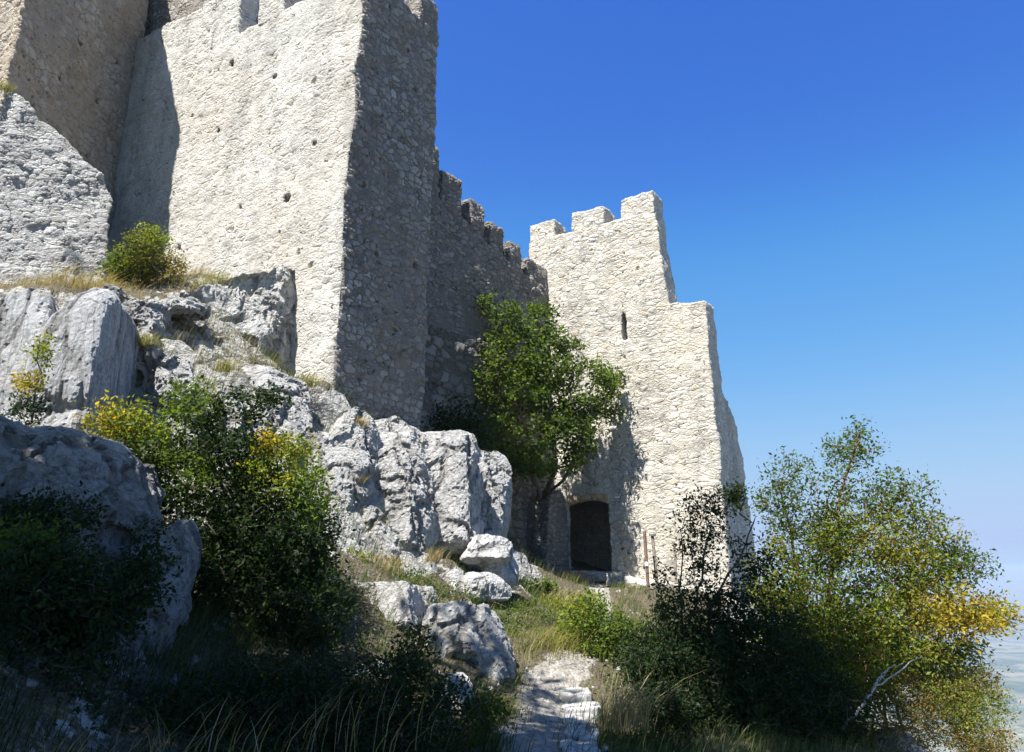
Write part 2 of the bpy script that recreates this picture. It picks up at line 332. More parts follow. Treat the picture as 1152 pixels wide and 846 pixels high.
# ------------------------------------------------------------------ terrain
def p(a, b, z): q = cw(a, b, z); return (q.x, q.y, q.z)
CP = [  # path
    (0, -1, 0), (0, 3, 0), (0, 6, 0), at(600, 846, 7.9), at(610, 800, 9.4), at(600, 765, 10.5), at(650, 740, 11.3),
    (1.6, 14, .75), (1.9, 17, 1.0), (2.1, 20, 1.2), p(-.05, 10.2, 1.3), p(-.05, 11.5, 1.45), p(-.05, 14, 1.4), p(2.5, 12.5, 1.4),
    p(2, 9.6, 1.2), p(4.2, 9.2, 1.0), p(4.6, 12.5, .6), p(6, 14, -1.2), p(3, 16, .4), p(-1.4, 8.8, 1.35), p(-1.3, 6.5, 1.3),
    # right side, falls away
    (2.5, 3, -.3), (2.6, 8, -.2), (3, 12, .2), (4.5, 10, -.7), (4.5, 13, -.5), (5, 17, -.1), (6.5, 8, -1.9), (7, 12, -1.8), (8, 16, -2.2), (11, 10, -5.0), (12, 16, -5.8), (4.5, 4, -1.4), (8, 3, -4),
    (8, 22, -3.5), (13, 24, -7), (7, 28, -3.5),
    # left foreground, under the shaded outcrop
    (-2.2, 5, .25), (-2.0, 8, .45), (-3.4, 5, 1.0), (-3.3, 7, .9), (-4.6, 7, 1.9), (-5.5, 6, 2.4), (-6.5, 4, 2.6), (-4, 2, 1.2), (-6, 0, 2.0), (-2, 1, .2), (-10, 2, 4.2),
    # middle left
    (-1.2, 9.5, .75), (-1.2, 11, 1.2), at(450, 650, 12.5), at(540, 668, 14.5), at(590, 690, 14.0), (-.2, 17, 1.15), (-3, 9.5, 1.3), (-4.6, 9.5, 2.4), (-6.2, 9.3, 3.0), (-8.5, 9, 3.9),
    at(300, 560, 11.5), at(200, 500, 11.0), at(430, 560, 13.3), at(60, 500, 10.2),
    at(150, 410, 11.8), at(240, 440, 12.3), at(330, 455, 13.2), at(420, 500, 14.2), at(520, 520, 16.2), at(566, 600, 17.5),
    # ledge under the towers
    at(60, 330, 11.7), at(100, 328, 12.3), at(0, 330, 13.6), at(60, 328, 13.9), at(105, 328, 14.3), at(200, 322, 13.8), at(265, 326, 14.6), at(150, 322, 13.6), at(0, 332, 11.8),
    p(0, 0, 4.9), p(0, 2.6, 4.6), p(-1.6, -.1, 5.5), p(-4, -.1, 8.0), p(-7, -.1, 8.0), p(-9, -.5, 7.9), p(-13, -4, 7.6), p(-16, -6, 7.6), p(-5, 4, 6), p(-8, 8, 6), p(-4, 12, 4), p(-6, 16, 4),
    p(-1.5, 4.6, 4.9), p(-.6, 3.4, 4.4), p(-1.6, 7.0, 2.6), (-14, 8, 6.5), (-15, 14, 9), (-16, 22, 8), (-16, 0, 6.5), (-10, 12, 6.6), (-12, 27, 4), (0, 28, .5), (-16, 28, 5)]
CP = np.array([tuple(q) for q in CP], dtype=float)
def rbf_fit(P):
    n = len(P); D = np.sqrt(((P[:, None, :2] - P[None, :, :2]) ** 2).sum(-1) + .05)
    A = np.zeros((n + 3, n + 3)); A[:n, :n] = D - np.eye(n) * .02; A[:n, n] = 1; A[:n, n + 1:] = P[:, :2]; A[n:, :n] = A[:n, n:].T
    return np.linalg.solve(A, np.concatenate([P[:, 2], np.zeros(3)]))
WR = rbf_fit(CP)
def ground_z(X, Y):
    X = np.atleast_1d(np.asarray(X, float)); Y = np.atleast_1d(np.asarray(Y, float)); out = np.empty(len(X))
    for i in range(0, len(X), 20000):
        x, y = X[i:i + 20000], Y[i:i + 20000]
        D = np.sqrt((x[:, None] - CP[None, :, 0]) ** 2 + (y[:, None] - CP[None, :, 1]) ** 2 + .05)
        out[i:i + 20000] = D @ WR[:-3] + WR[-3] + WR[-2] * x + WR[-1] * y
    return out
def far_z(X, Y):   # hill shoulder, valley floor 330 m below, ranges on the horizon
    r = np.maximum(0, np.hypot(np.maximum(X - 8, 0) , 0)); back = np.maximum(0, Y - 28)
    left = np.maximum(0, -16 - X)
    z = -2 - r * .62 - back * .30 + np.minimum(left, 24) * .35 - np.maximum(left - 90, 0) * .3 - np.maximum(0, -Y) * .12
    P3 = np.stack([X, Y, X * 0], 1)
    z = z + fbm(P3, 40, 5) * np.clip(np.hypot(X, Y) / 60, 0, 1) * 5
    z = np.maximum(z, -330 + 6 * fbm(P3, 900, 3))
    d = np.hypot(X, Y); m = np.clip((d - 9000) / 9000, 0, 1)
    z = z + m * (330 + 60 * (fbm(P3, 5200, 5) * .5))
    z = np.where(d > 3000, np.minimum(z, 12), z)
    return z
PATH = np.array([(.1, -2), (.2, 6), (.27, 7.9), (.40, 9.4), (.50, 10.5), (.95, 11.5), (1.5, 14), (1.9, 17), (2.2, 20), (2.3, 22.6), (2.9, 24)])
def path_dist(X, Y):
    d = np.full(len(X), 1e9)
    for a, b in zip(PATH[:-1], PATH[1:]):
        ab = b - a; t = np.clip(((X - a[0]) * ab[0] + (Y - a[1]) * ab[1]) / (ab @ ab), 0, 1)
        d = np.minimum(d, np.hypot(X - a[0] - t * ab[0], Y - a[1] - t * ab[1]))
    return d
def grow(lo, hi, step, far, k=1.13):
    mid = list(np.arange(lo, hi + 1e-6, step)); l = []; r = []; s = step; x = lo
    while x > -far: s *= k; x -= s; l.append(x)
    s = step; x = hi
    while x < far: s *= k; x += s; r.append(x)
    return np.array(l[::-1] + mid + r)
def near_z(X, Y):
    z = ground_z(X, Y); P3 = np.stack([X, Y, z], 1)
    pd = path_dist(X, Y); q = np.clip(pd / .9, .12, 1)
    return z + (fbm(P3, 1.7, 4) * .16 + fbm(P3 + 9, .5, 3) * .05) * q
gx = grow(-13, 9, .085, 26000); gy = grow(4, 26, .085, 26000)
GX, GY = np.meshgrid(gx, gy); gX = GX.ravel(); gY = GY.ravel()
inn = np.clip(np.minimum(np.minimum(gX + 17, 13 - gX), np.minimum(gY + 6, 30 - gY)) / 5, 0, 1)
zn = np.zeros(len(gX)); k = inn > 0; zn[k] = near_z(gX[k], gY[k]); zf = far_z(gX, gY)
gz = zn * inn + zf * (1 - inn)
nx, ny = len(gx), len(gy); idx = np.arange(nx * ny).reshape(ny, nx)
F = np.stack([idx[:-1, :-1], idx[:-1, 1:], idx[1:, 1:], idx[1:, :-1]], -1).reshape(-1, 4)
gm = mesh_np("ground", np.stack([gX, gY, gz], 1), F, np.full(len(F), 4), M_ground, True)
Z2 = gz.reshape(ny, nx); sl = np.hypot(np.gradient(Z2, gx, axis=1), np.gradient(Z2, gy, axis=0)).ravel()
rocky = np.clip(sl * .85 - .25 + np.clip((gX - 6) / 6, 0, .55), 0, 1.0)
at_r = gm.attributes.new("rocky", 'FLOAT', 'POINT'); at_r.data.foreach_set("value", rocky.astype(np.float32))
at_p = gm.attributes.new("path", 'FLOAT', 'POINT'); at_p.data.foreach_set("value", np.clip(1.25 - path_dist(gX, gY) / np.clip(.30 - (gY - 10) * .05, .18, .30) * .6, 0, 1).astype(np.float32))
set_rest(gm)
ground = tag(link("ground", gm), kind="structure")

# ------------------------------------------------------------------ castle
VX = .042
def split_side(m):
    m.materials.append(M_keep_shaded); n = len(m.polygons); nn = np.empty(n * 3, dtype=np.float32); m.polygons.foreach_get("normal", nn)
    k = (nn.reshape(-1, 3) @ np.array(U[:])) > .72; m.polygons.foreach_set("material_index", k.astype(np.int32)); m.update()  # right-facing polygons get the darker masonry, shade put into the colour
# tall corner tower
T1 = tag(empty("corner_tower", cw(-4.5, 1.3, 5)), "tall stone tower on the rock with a broad sunlit face and dark right side", "tower")
def in_parent(o, par):
    o.data.transform(Matrix.Translation(-par.location)); o.parent = par; return o
bm = bmesh.new(); prism(bm, [(-12.5, 2.0), (-.22, 2.0), (.04, 14.65), (-5.3, 14.65), (-5.32, 16.25), (-12.5, 16.5)], lambda q, k: cw(q[0], (0.0 - max(0, 5 - q[1]) * .03, 2.7)[k], q[1]))
cut = bmesh.new()
rnd = random.Random(3)
for (a, z) in [(-4.6, 12.1), (-1.15, 10.6), (-3.4, 9.7), (-5.6, 9.2), (-2.7, 12.9), (-5.2, 14.0), (-.9, 7.9), (-4.3, 13.9), (-6.1, 12.5), (-2.3, 8.2), (-1.9, 9.5)]:
    s = rnd.uniform(.05, .10); cbox(cut, a - s, a + s, -.3, .45, z - s, z + s * .9)
for (b, z) in [(1.05, 10.1), (2.3, 10.6), (1.0, 8.2), (2.25, 8.4), (1.7, 6.7), (.5, 9.6)]:
    s = rnd.uniform(.07, .11); cbox(cut, -.5, .3, b - s, b + s, z - s, z + s)
bmh = bmesh.new(); cbox(bmh, -12.0, -5.5, .6, 2.6, 16.0, 20.5)
in_parent(solidify("upper_wall", [bmh], .06, M_keep_shaded, warp=wall_warp(.05, 1.1)), T1)
in_parent(solidify("wall", [bm], VX, M_lit, cut=cut, warp=wall_warp(.05, 1.1)), T1)
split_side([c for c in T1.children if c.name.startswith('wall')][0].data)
def merlons(par, mat, spans, front=True, z0=0, thick=.5, plane=0):
    for (s0, s1, zt) in spans:
        b_ = bmesh.new()
        if front: cbox(b_, s0, s1, plane, plane + thick, z0 - .06, zt)
        else: cbox(b_, plane - thick, plane, s0, s1, z0 - .06, zt)
        in_parent(solidify("merlon", [b_], VX, mat, warp=wall_warp(.035, .6)), par)
merlons(T1, M_lit, [(-5.3, -4.25, 16.4), (-3.5, -2.6, 16.2), (-1.95, -.02, 16.0)], True, 14.65, .55, 0.0)
merlons(T1, M_keep_shaded, [(.56, 1.1, 15.6), (1.95, 2.68, 15.55)], False, 14.65, .5, .03)
# left tower
T2 = tag(empty("side_tower", cw(-11, -1.5, 8)), "tan stone tower projecting at the upper left edge, its shaded brown side facing the open sky gap", "tower")
T2["label"] = "tower at upper left edge with a brown shaded side wall above sloping masonry"
bm = bmesh.new(); prism(bm, [(-15, -3.6), (-6.85, -3.75), (-8.95, .25), (-15, .25)], lambda q, k: cw(q[0], q[1], (6.0, 19.5)[k]))
cut = bmesh.new()
for (b, z) in [(-2.0, 14.6), (-1.1, 13.6), (-.6, 15.2), (-2.4, 13.2)]: cbox(cut, -9.3 - b * .53, -8.4 - b * .53, b - .07, b + .07, z - .08, z + .08)
in_parent(solidify("wall", [bm], VX, M_brown, cut=cut, warp=wall_warp(.05, 1.1)), T2)
# sloping masonry apron at the far left (battered footing)
E1 = at(120, 250, 14.6)
def apron(q, k):      # q: (s along front, t height 0..1)
    s, t = q
    zt = 12.0; base = Vector((E1.x, E1.y, 0)) + Vector((-.90, -.43, 0)) * s
    lean = Vector((-.42, .90, 0)) * (t * 1.25)
    z = 5.6 + t * (5.15 + s * .62)
    pnt = base + lean + Vector((0, 0, z))
    return pnt + (Vector((-.75, .66, 0)) * 2.4 if k else Vector((0, 0, 0)))
bm = bmesh.new(); prism(bm, [(0, 0), (5.2, 0), (5.2, 1), (4.2, 1.0), (3.7, .97), (3.1, .985), (2.6, .95), (2.2, .97), (1.6, .93), (1.1, .935), (.7, .885), (.3, .885), (.12, .83), (0, .80), (.08, .6), (0, .45)], apron)
AP = solidify("sloping_wall_footing", [bm], VX, M_scarp, warp=wall_warp(.10, 1.0))
tag(AP, "rough grey sloping wall footing at the left edge with small grass tufts in its joints", "wall")
# curtain wall
CU = tag(empty("curtain_wall", cw(-2.1, 6.5, 5)), "shaded battlemented curtain wall running back between the tall tower and the gate tower", "wall")
def lw(b, d, z):     # the curtain runs slightly askew to the towers
    a = -2.3 + (b - 5) * (.95 / 5.6); return cw(a - d, b, z)
bm = bmesh.new(); prism(bm, [(2.4, 0.5), (10.75, 0.5), (10.75, 10.7), (8.7, 11.1), (6.95, 11.75), (5.7, 12.2), (5.6, 13.7), (2.4, 13.9)], lambda q, k: lw(q[0], (1.0, 0)[k], q[1]))
bl = bmesh.new(); prism(bl, [(2.4, 0.5), (9.6, 0.5), (9.4, 2.0), (7.9, 8.2), (5.6, 8.1), (2.4, 8.0)], lambda q, k: lw(q[0], (.8, -.12)[k], q[1]))
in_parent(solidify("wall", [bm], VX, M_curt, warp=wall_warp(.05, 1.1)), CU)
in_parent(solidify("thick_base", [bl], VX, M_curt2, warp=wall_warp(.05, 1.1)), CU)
for i, (b0, b1_, zt) in enumerate([(5.8, 6.62, 13.1), (6.95, 7.55, 12.62), (7.85, 8.45, 12.15), (8.75, 9.3, 11.85), (9.62, 10.7, 11.5)]):
    b_ = bmesh.new(); prism(b_, [(b0, .6), (b1_, .6), (b1_, 0.0), (b0, 0.0)], lambda q, k: lw(q[0], q[1] + .005, (zt - 1.7, zt - .06 * (q[0] - b0))[k]))
    in_parent(solidify("merlon", [b_], VX, M_curt, warp=wall_warp(.035, .6)), CU)
# gate tower
GT = tag(empty("gate_tower", cw(1, 11, 1)), "sunlit square gate tower with an arched doorway and three merlons on its taller left half", "tower")
b1 = bmesh.new(); prism(b1, [(-2.05, .4), (4.12, .4), (3.92, 9.33), (2.80, 9.40), (2.52, 12.55), (-2.05, 12.55)], lambda q, k: cw(q[0], (10.6, 11.5)[k], q[1]))
b2 = bmesh.new(); prism(b2, [(10.7, .3), (13.45, .3), (13.4, 2.7), (13.3, 3.7), (12.95, 5), (12.7, 6.1), (11.7, 6.75), (11.3, 7.75), (11.0, 9.0), (10.7, 9.25)], lambda q, k: cw(3.2 if k == 0 else 4.09 - .017 * q[1], q[0], q[1]))
b3 = bmesh.new(); cbox(b3, -5.2, 3.25, 14.6, 15.4, .3, 5.0)       # rear wall
b4 = bmesh.new(); cbox(b4, -5.2, -4.5, 11.2, 15.0, .3, 5.0)      # inner left wall
b5 = bmesh.new(); cbox(b5, -5.0, 3.25, 11.3, 15.0, 4.3, 4.75); b6 = bmesh.new(); cbox(b6, -5.2, -1.9, 10.9, 11.4, .3, 4.9)      # unseen ceiling added to keep the doorway dark, and a front wall piece
cut = bmesh.new()
arch = [(-.80, 1.62), (.62, 1.62), (.62, 3.62)] + [(.62 - 1.36 * t, 3.62 + .08 * math.sin(math.pi * t)) for t in (.15, .3, .5, .7, .85)] + [(-.80, 3.60)]
prism(cut, arch, lambda q, k: cw(q[0], (10.2, 11.9)[k], q[1]))
cbox(cut, -1.35, 1.1, 10.92, 11.9, 1.6, 3.95)
prism(cut, [(1.22, 8.5), (1.44, 8.5), (1.40, 9.38), (1.22, 9.46)], lambda q, k: cw(q[0], (10.3, 11.8)[k], q[1]))
cbox(cut, 1.1, 1.35, 14.0, 15.4, 3.2, 3.8)
in_parent(solidify("wall", [b1, b2, b3, b4, b5, b6], VX, M_gate, cut=cut, warp=wall_warp(.045, 1.0)), GT)
merlons(GT, M_gate, [(-2.05, -1.05, 13.22), (-.4, .78, 13.22), (1.4, 2.50, 13.24)], True, 12.55, .9, 10.6)
# door surround: arch stones and threshold as parts
b_ = bmesh.new()
for t0 in range(7):
    a0, a1 = .66 - 1.44 * t0 / 7, .66 - 1.44 * (t0 + 1) / 7 + .03
    z0 = 3.64 + .08 * math.sin(math.pi * (t0 + .5) / 7)
    cbox(b_, a1, a0, 10.56, 10.95, z0 - .02, z0 + .20)
g = N("ochre_arch_stone", True); rest = g.attr("rest"); nz = g.noise(rest, 6, 5, .7)
g.bsdf(g.ramp(nz, [(.35, (.30, .20, .11)), (.6, (.46, .36, .24))]), .95, .1); g.disp(g.math('MULTIPLY', g.math('SUBTRACT', nz, .5), .06)); M_ochre = g.m
in_parent(solidify("door_arch", [b_], .035, M_ochre), GT)
b_ = bmesh.new(); cbox(b_, -.80, .95, 10.25, 10.95, 1.35, 1.60)
in_parent(solidify("threshold", [b_], .04, M_gate, warp=wall_warp(.03, .5)), GT)
# pier left of the door
b_ = bmesh.new(); prism(b_, [(9.45, .5), (10.68, .5), (10.68, 3.75), (10.2, 3.95), (9.6, 3.75), (9.5, 3.2), (9.38, 1.6)], lambda q, k: cw((-1.7, -.76)[k], q[0], q[1]))
PR = solidify("broken_pier", [b_], VX, M_curt, warp=wall_warp(.07, .7)); tag(PR, "broken masonry pier left of the doorway with a small tree on top", "pier")
# small retaining footing at foot of the gate tower
b_ = bmesh.new(); prism(b_, [(.9, .2), (4.4, -.4), (4.4, .9), (2.6, 1.3), (.9, 1.45)], lambda q, k: cw(q[0], (9.7, 10.62)[k], q[1]))
FT = solidify("rubble_footing", [b_], VX, M_gate, warp=wall_warp(.12, .5)); tag(FT, "low pale rubble footing at the base of the gate tower right of the doorway", "footing")

# ------------------------------------------------------------------ rocks
def lump(bm, c, r, seed, rz=0, tilt=0, power=.55, cuts=13):
    rg = np.random.RandomState(seed); t = bmesh.new(); bmesh.ops.create_icosphere(t, subdivisions=4, radius=1)
    P = np.array([v.co[:] for v in t.verts]); P = np.sign(P) * np.abs(P) ** power; P /= np.maximum(1e-6, (np.abs(P) ** 4).sum(1, keepdims=True) ** .25)
    for _ in range(cuts):
        nrm = rg.normal(size=3); nrm[2] = abs(nrm[2]) * .6; nrm /= np.linalg.norm(nrm); d = rg.uniform(.58, .92)
        q = P @ nrm; k = q > d; P[k] -= np.outer((q[k] - d) * .92, nrm)
    P = P * np.array(r); P = P + np.stack([fbm(P + seed * 7.1 + k * 13, .75, 3) for k in range(3)], 1) * min(r) * .10
    R = Matrix.Rotation(rz, 3, 'Z') @ Matrix.Rotation(tilt, 3, 'X'); R = np.array(R)
    P = P @ R.T + np.array(c)
    for v, q in zip(t.verts, P): v.co = q
    m = bpy.data.meshes.new("l"); t.to_mesh(m); t.free(); bm.from_mesh(m); bpy.data.meshes.remove(m)
def rock(name, label, cat, lumps, mat=None, voxel=.042, group=None, flat=True):
    bms = []; seed0 = int(abs(hash_s(label))) % 1000
    for i, L in enumerate(lumps):
        x, y, Y, rx, ry, rz_ = L[:6]; c = at(x, y, Y); kx = Y / 865.0
        b_ = bmesh.new(); lump(b_, c, (rx * kx, rz_, ry * kx), seed0 + i * 7, *(L[6:] if len(L) > 6 else ())); bms.append(b_)
    o = solidify(name, bms, voxel, mat or M_rock)
    bb = np.empty(len(o.data.vertices) * 3, dtype=np.float32); o.data.vertices.foreach_get('co', bb); bb = bb.reshape(-1, 3); c = Vector([float(t) for t in bb.mean(0)]); c.z = float(bb[:, 2].min())
    o.data.transform(Matrix.Translation(-c)); o.location = c
    if flat: o.data.polygons.foreach_set('use_smooth', np.zeros(len(o.data.polygons), dtype=bool))
    return tag(o, label, cat, group)
def hash_s(s):
    h = 7
    for ch in s: h = (h * 31 + ord(ch)) % 1000003
    return h
# (px, py, depth, half width px, half height px, half depth m, rotz, tilt)
rock("rock_outcrop", "big smooth grey outcrop with vertical grooves below the sloping footing at left", "rock",
     [(96, 415, 10.8, 46, 92, .9, .15, -.1, .45, 4), (70, 470, 10.6, 60, 60, .8, .2, -.1, .5, 4)], M_flute)
rock("rock_outcrop", "smooth grooved grey rock cut by the left edge of the picture, left of its twin", "rock",
     [(14, 408, 10.6, 54, 90, .9, .1, -.1, .45, 4), (-60, 420, 10.4, 60, 100, .9, .1, 0, .5, 4)], M_flute)
bs = bmesh.new()
def stub(q, k):
    a, b = q; out = 0.0 if b > -.2 else .45
    return cw(a + (out * .5 if k == 0 and b < -1 else 0), b - (out if k == 0 else 0), 3.2 if k == 0 else 7.8 + min(0, b + .5) * .62 - (.15 if a < -3 else 0))
prism(bs, [(-1.36, .25), (-1.36, -.45), (-1.7, -1.1), (-2.05, -1.75), (-2.45, -2.35), (-3.2, -2.7), (-4.4, -2.4), (-5.0, .25)], stub)
o = solidify("rubble_stub", [bs], .042, M_crumb, warp=wall_warp(.16, .9)); o.data.polygons.foreach_set('use_smooth', np.zeros(len(o.data.polygons), dtype=bool))
tag(o, "crumbling pale rubble stub against the tall tower's sunlit face, ending in a vertical edge", "wall stub")
rock("rock_outcrop", "small layered ledge rocks below the round bush at upper left", "rock",
     [(158, 352, 12.4, 34, 20, .5), (205, 345, 12.9, 30, 14, .5), (130, 330, 12.3, 20, 10, .4)])
rock("rock_outcrop", "dark broken rock in the gap right of the big grooved outcrop", "rock",
     [(165, 395, 11.8, 26, 40, .5), (195, 430, 11.6, 34, 34, .5), (240, 470, 11.9, 50, 40, .6)])
rock("cliff", "long craggy limestone cliff falling from under the tall tower towards the middle", "cliff",
     [(290, 475, 12.9, 80, 66, .9, -.3, -.2, .5, 8), (392, 520, 13.6, 60, 58, .9, -.3, -.1, .5, 8), (345, 560, 12.9, 66, 76, .9, -.2, -.1, .5, 8), (440, 500, 14.8, 56, 34, .9, -.4, 0, .5, 8), (255, 530, 12.1, 64, 66, .7)], M_cliff)
rock("cliff", "pale upright cliff face with blue shadows left of the leafy tree and doorway", "cliff",
     [(448, 560, 14.0, 54, 88, .9, -.3, -.05, .45, 7), (512, 560, 14.8, 50, 72, .9, -.15, -.1, .45, 7), (545, 556, 15.5, 28, 58, .7, -.2, 0, .5, 7), (490, 520, 15.4, 50, 38, .8, 0, 0, .5, 7), (415, 596, 13.3, 42, 60, .7, 0, -.2, .5, 7)], M_cliff)
rock("boulder", "flat topped pale boulder with dark undercut at the foot of the cliff", "boulder",
     [(545, 618, 14.0, 32, 17, .45, -.2, -.2), (560, 640, 14.2, 26, 22, .4)], mat=M_boulder, voxel=.035)
rock("boulder", "rounded grey boulder low beside the flat topped one, dry grass on its left", "boulder", [(545, 660, 13.4, 30, 18, .4, .4)], mat=M_boulder, voxel=.035)
rock("boulder", "small pale boulder wedged left of two larger boulders under the cliff", "boulder", [(504, 655, 13.2, 18, 15, .3)], mat=M_boulder, voxel=.035)
rock("rock_slab", "broad pale sloping rock slab above the dark shrubs, left of the smaller slab", "rock",
     [(438, 690, 10.9, 66, 38, .9, -.1, -.3, .6, 8), (400, 720, 10.4, 50, 34, .6), (415, 668, 11.6, 40, 20, .6), (470, 668, 11.9, 26, 14, .5)], mat=M_cliff, voxel=.04)
rock("rock_slab", "pale pitted rock slab beside the path, right of the broader slab", "rock",
     [(525, 714, 10.7, 56, 32, .7, .1, -.25, .6, 8), (556, 745, 10.4, 30, 26, .45), (490, 745, 10.3, 40, 30, .5)], mat=M_cliff, voxel=.04)
rock("rock_outcrop", "large shaded rock outcrop in the left foreground behind the dark leaves", "rock",
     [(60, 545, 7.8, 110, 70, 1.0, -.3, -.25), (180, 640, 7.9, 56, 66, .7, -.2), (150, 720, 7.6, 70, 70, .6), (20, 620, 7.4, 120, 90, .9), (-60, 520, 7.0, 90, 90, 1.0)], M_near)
rock("boulder", "shaded bluish boulder low in the foreground left of the path", "boulder", [(512, 795, 8.9, 26, 34, .3, .3)], mat=M_boulder, voxel=.035)
rock("boulder", "pale boulder at the bottom edge beneath the yellow green shrubs at right", "boulder", [(1015, 838, 11.0, 26, 16, .35)], mat=M_boulder, voxel=.035)

# kerb of flat stones along the path
b_ = bmesh.new()
rg = random.Random(8)
for i, (x, y, Y) in enumerate([(652, 836, 8.1), (655, 812, 8.7), (651, 796, 9.2), (655, 783, 9.7), (648, 773, 10.2)]):
    c = at(x, y, Y); lw = .17 + rg.random() * .05
    pts = [(-lw, -.31), (lw * .9, -.29), (lw * 1.05, .02), (lw, .27), (-lw * .9, .31), (-lw * 1.05, 0)]
    rz = rg.uniform(-.15, .15); gz0 = float(ground_z(c.x, c.y)[0])
    bs = bmesh.new(); prism(bs, pts, lambda q, k: Vector((c.x + q[0] * math.cos(rz) - q[1] * math.sin(rz), c.y + q[0] * math.sin(rz) + q[1] * math.cos(rz), gz0 + (-.12, .05 + rg.uniform(0, .012))[k])))
    o = solidify("kerb_stone", [bs], .02, M_slab, warp=wall_warp(.02, .2))
    tag(o, ["flat white kerb stone nearest the camera at the bottom edge of the path", "second flat white kerb stone from the bottom edge", "middle flat white kerb stone in the row right of the path", "flat white kerb stone fourth from the bottom edge", "farthest flat white kerb stone of the row, by the green bush"][i], "kerb stone", "flat stones along the right edge of the path")
b_.free()
# loose stones
rg = random.Random(4); k = 0
protos = []
for j in range(4):
    t = bmesh.new(); lump(t, (0, 0, 0), (1, .8, .6), 60 + j); m = bm_mesh(t, "stone"); m.materials.append(M_rock); set_rest(m); protos.append(m)
LS = []
tries = 0
while len(LS) < 60 and tries < 4000:
    tries += 1; Y = rg.uniform(7.5, 20); X = np.interp(Y, PATH[:, 1], PATH[:, 0]) + rg.uniform(-.75, .75)
    LS.append((X, Y, rg.uniform(.02, .06)))
zz = ground_z([q[0] for q in LS], [q[1] for q in LS])
for (X, Y, r), z in zip(LS, zz):
    o = link("loose_stone", protos[rg.randrange(4)], loc=(X, Y, z + .035)); o.scale = (r, r, r); o.rotation_euler = (0, 0, rg.uniform(0, 6))
    tag(o, "small pale loose stone lying on the stony footpath", "stone", "loose stones scattered on the footpath")

# ------------------------------------------------------------------ metal posts
g = N("rusty_painted_steel"); pos = g.n("NewGeometry").outputs[0]; nz = g.noise(pos, 14, 5, .7)
g.bsdf(g.ramp(nz, [(.4, (.085, .05, .042)), (.6, (.17, .105, .085))]), .7, .3); M_rust = g.m
g = N("white_band_paint"); g.bsdf((.7, .68, .64), .7, .3); M_band = g.m
g = N("galvanised_steel"); pos = g.n("NewGeometry").outputs[0]; g.bsdf(g.ramp(g.noise(pos, 10, 4, .7), [(.4, (.12, .10, .085)), (.6, (.22, .19, .165))]), .6, .3); M_galv = g.m
def cyl(name, p0, p1, r, mat, par):
    t = bmesh.new(); d = p1 - p0; bmesh.ops.create_cone(t, cap_ends=True, segments=12, radius1=r, radius2=r, depth=d.length)
    bmesh.ops.transform(t, matrix=Matrix.Translation((p0 + p1) / 2) @ d.to_track_quat('Z', 'Y').to_matrix().to_4x4(), verts=t.verts[:])
    m = bm_mesh(t, name); m.materials.append(mat); o = link(name, m, par); o.data.transform(Matrix.Translation(-par.location)); return o
for (x0, y0, x1, y1, Y, mat, r, lab, cap) in [(725, 598, 731, 684, 20.6, M_rust, .045, "rusty red post with a white band standing against the gate tower wall", False),
                                 (734, 603, 741, 672, 21.0, M_galv, .045, "grey brown capped post just right of the rusty banded post", True),
                                 (759, 612, 761, 672, 21.0, M_galv, .035, "thin grey post behind the dark young tree in front of the tower", False)]:
    t, b = at(x0, y0, Y), at(x1, y1, Y - .35); b.z -= .15
    e = tag(empty("metal_post", b), lab, "post"); cyl("pole", b, t, r, mat, e)
    if mat is M_rust: cyl("band", b.lerp(t, .57), b.lerp(t, .62), r + .005, M_band, e)
    if cap: cyl("cap", t, t + Vector((0, 0, .05)), r + .05, mat, e)

# ------------------------------------------------------------------ plants
def tubes(P, par, rad, sides=5):
    n = len(P); d = np.zeros((n, 3)); k = par >= 0; d[k] = P[k] - P[par[k]]; d[~k] = (0, 0, 1)
    L = np.linalg.norm(d, axis=1, keepdims=True); d = d / np.maximum(L, 1e-6)
    ref = np.tile([[.31, .95, .05]], (n, 1)); a = np.cross(d, ref); a /= np.maximum(np.linalg.norm(a, axis=1, keepdims=True), 1e-6); b = np.cross(d, a)
    ang = np.arange(sides) * 2 * math.pi / sides
    ring = P[:, None] + rad[:, None, None] * (a[:, None] * np.cos(ang)[None, :, None] + b[:, None] * np.sin(ang)[None, :, None])
    ids = np.arange(n * sides).reshape(n, sides); c = np.where(k)[0]; A = ids[par[c]]; B = ids[c]
    # own start ring at the parent's place avoids pinched joints
    F = np.stack([A, np.roll(A, -1, 1), np.roll(B, -1, 1), B], -1).reshape(-1, 4)
    return ring.reshape(-1, 3), F
def leaves(cen, dirs, size, rg, ratio=.5, droop=.3):
    n = len(cen); d = dirs + rg.normal(size=(n, 3)) * .75; d[:, 2] -= droop * .5; d /= np.linalg.norm(d, axis=1, keepdims=True)
    r = rg.normal(size=(n, 3)); s = np.cross(d, r); s /= np.linalg.norm(s, axis=1, keepdims=True); nn = np.cross(s, d)
    l = (size * rg.uniform(.45, 1.4, n))[:, None]; w_ = l * ratio * .5
    V_ = np.stack([cen, cen + d * l * .45 + s * w_ + nn * l * .10, cen + d * l - nn * l * .08, cen + d * l * .45 - s * w_ + nn * l * .10], 1)
    i = np.arange(n)[:, None] * 4; T = np.concatenate([np.stack([i[:, 0], i[:, 0] + 1, i[:, 0] + 2], 1), np.stack([i[:, 0], i[:, 0] + 2, i[:, 0] + 3], 1)], 1).reshape(-1, 3)
    return V_.reshape(-1, 3), T
GREEN = [(.085, .135, .024), (.12, .18, .03), (.055, .09, .018)]
BRIGHT = [(.13, .20, .032), (.18, .26, .04), (.09, .14, .022)]
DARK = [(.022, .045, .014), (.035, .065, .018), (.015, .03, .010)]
YELLOW = [(.46, .38, .03), (.30, .28, .04), (.48, .30, .03), (.18, .22, .03)]
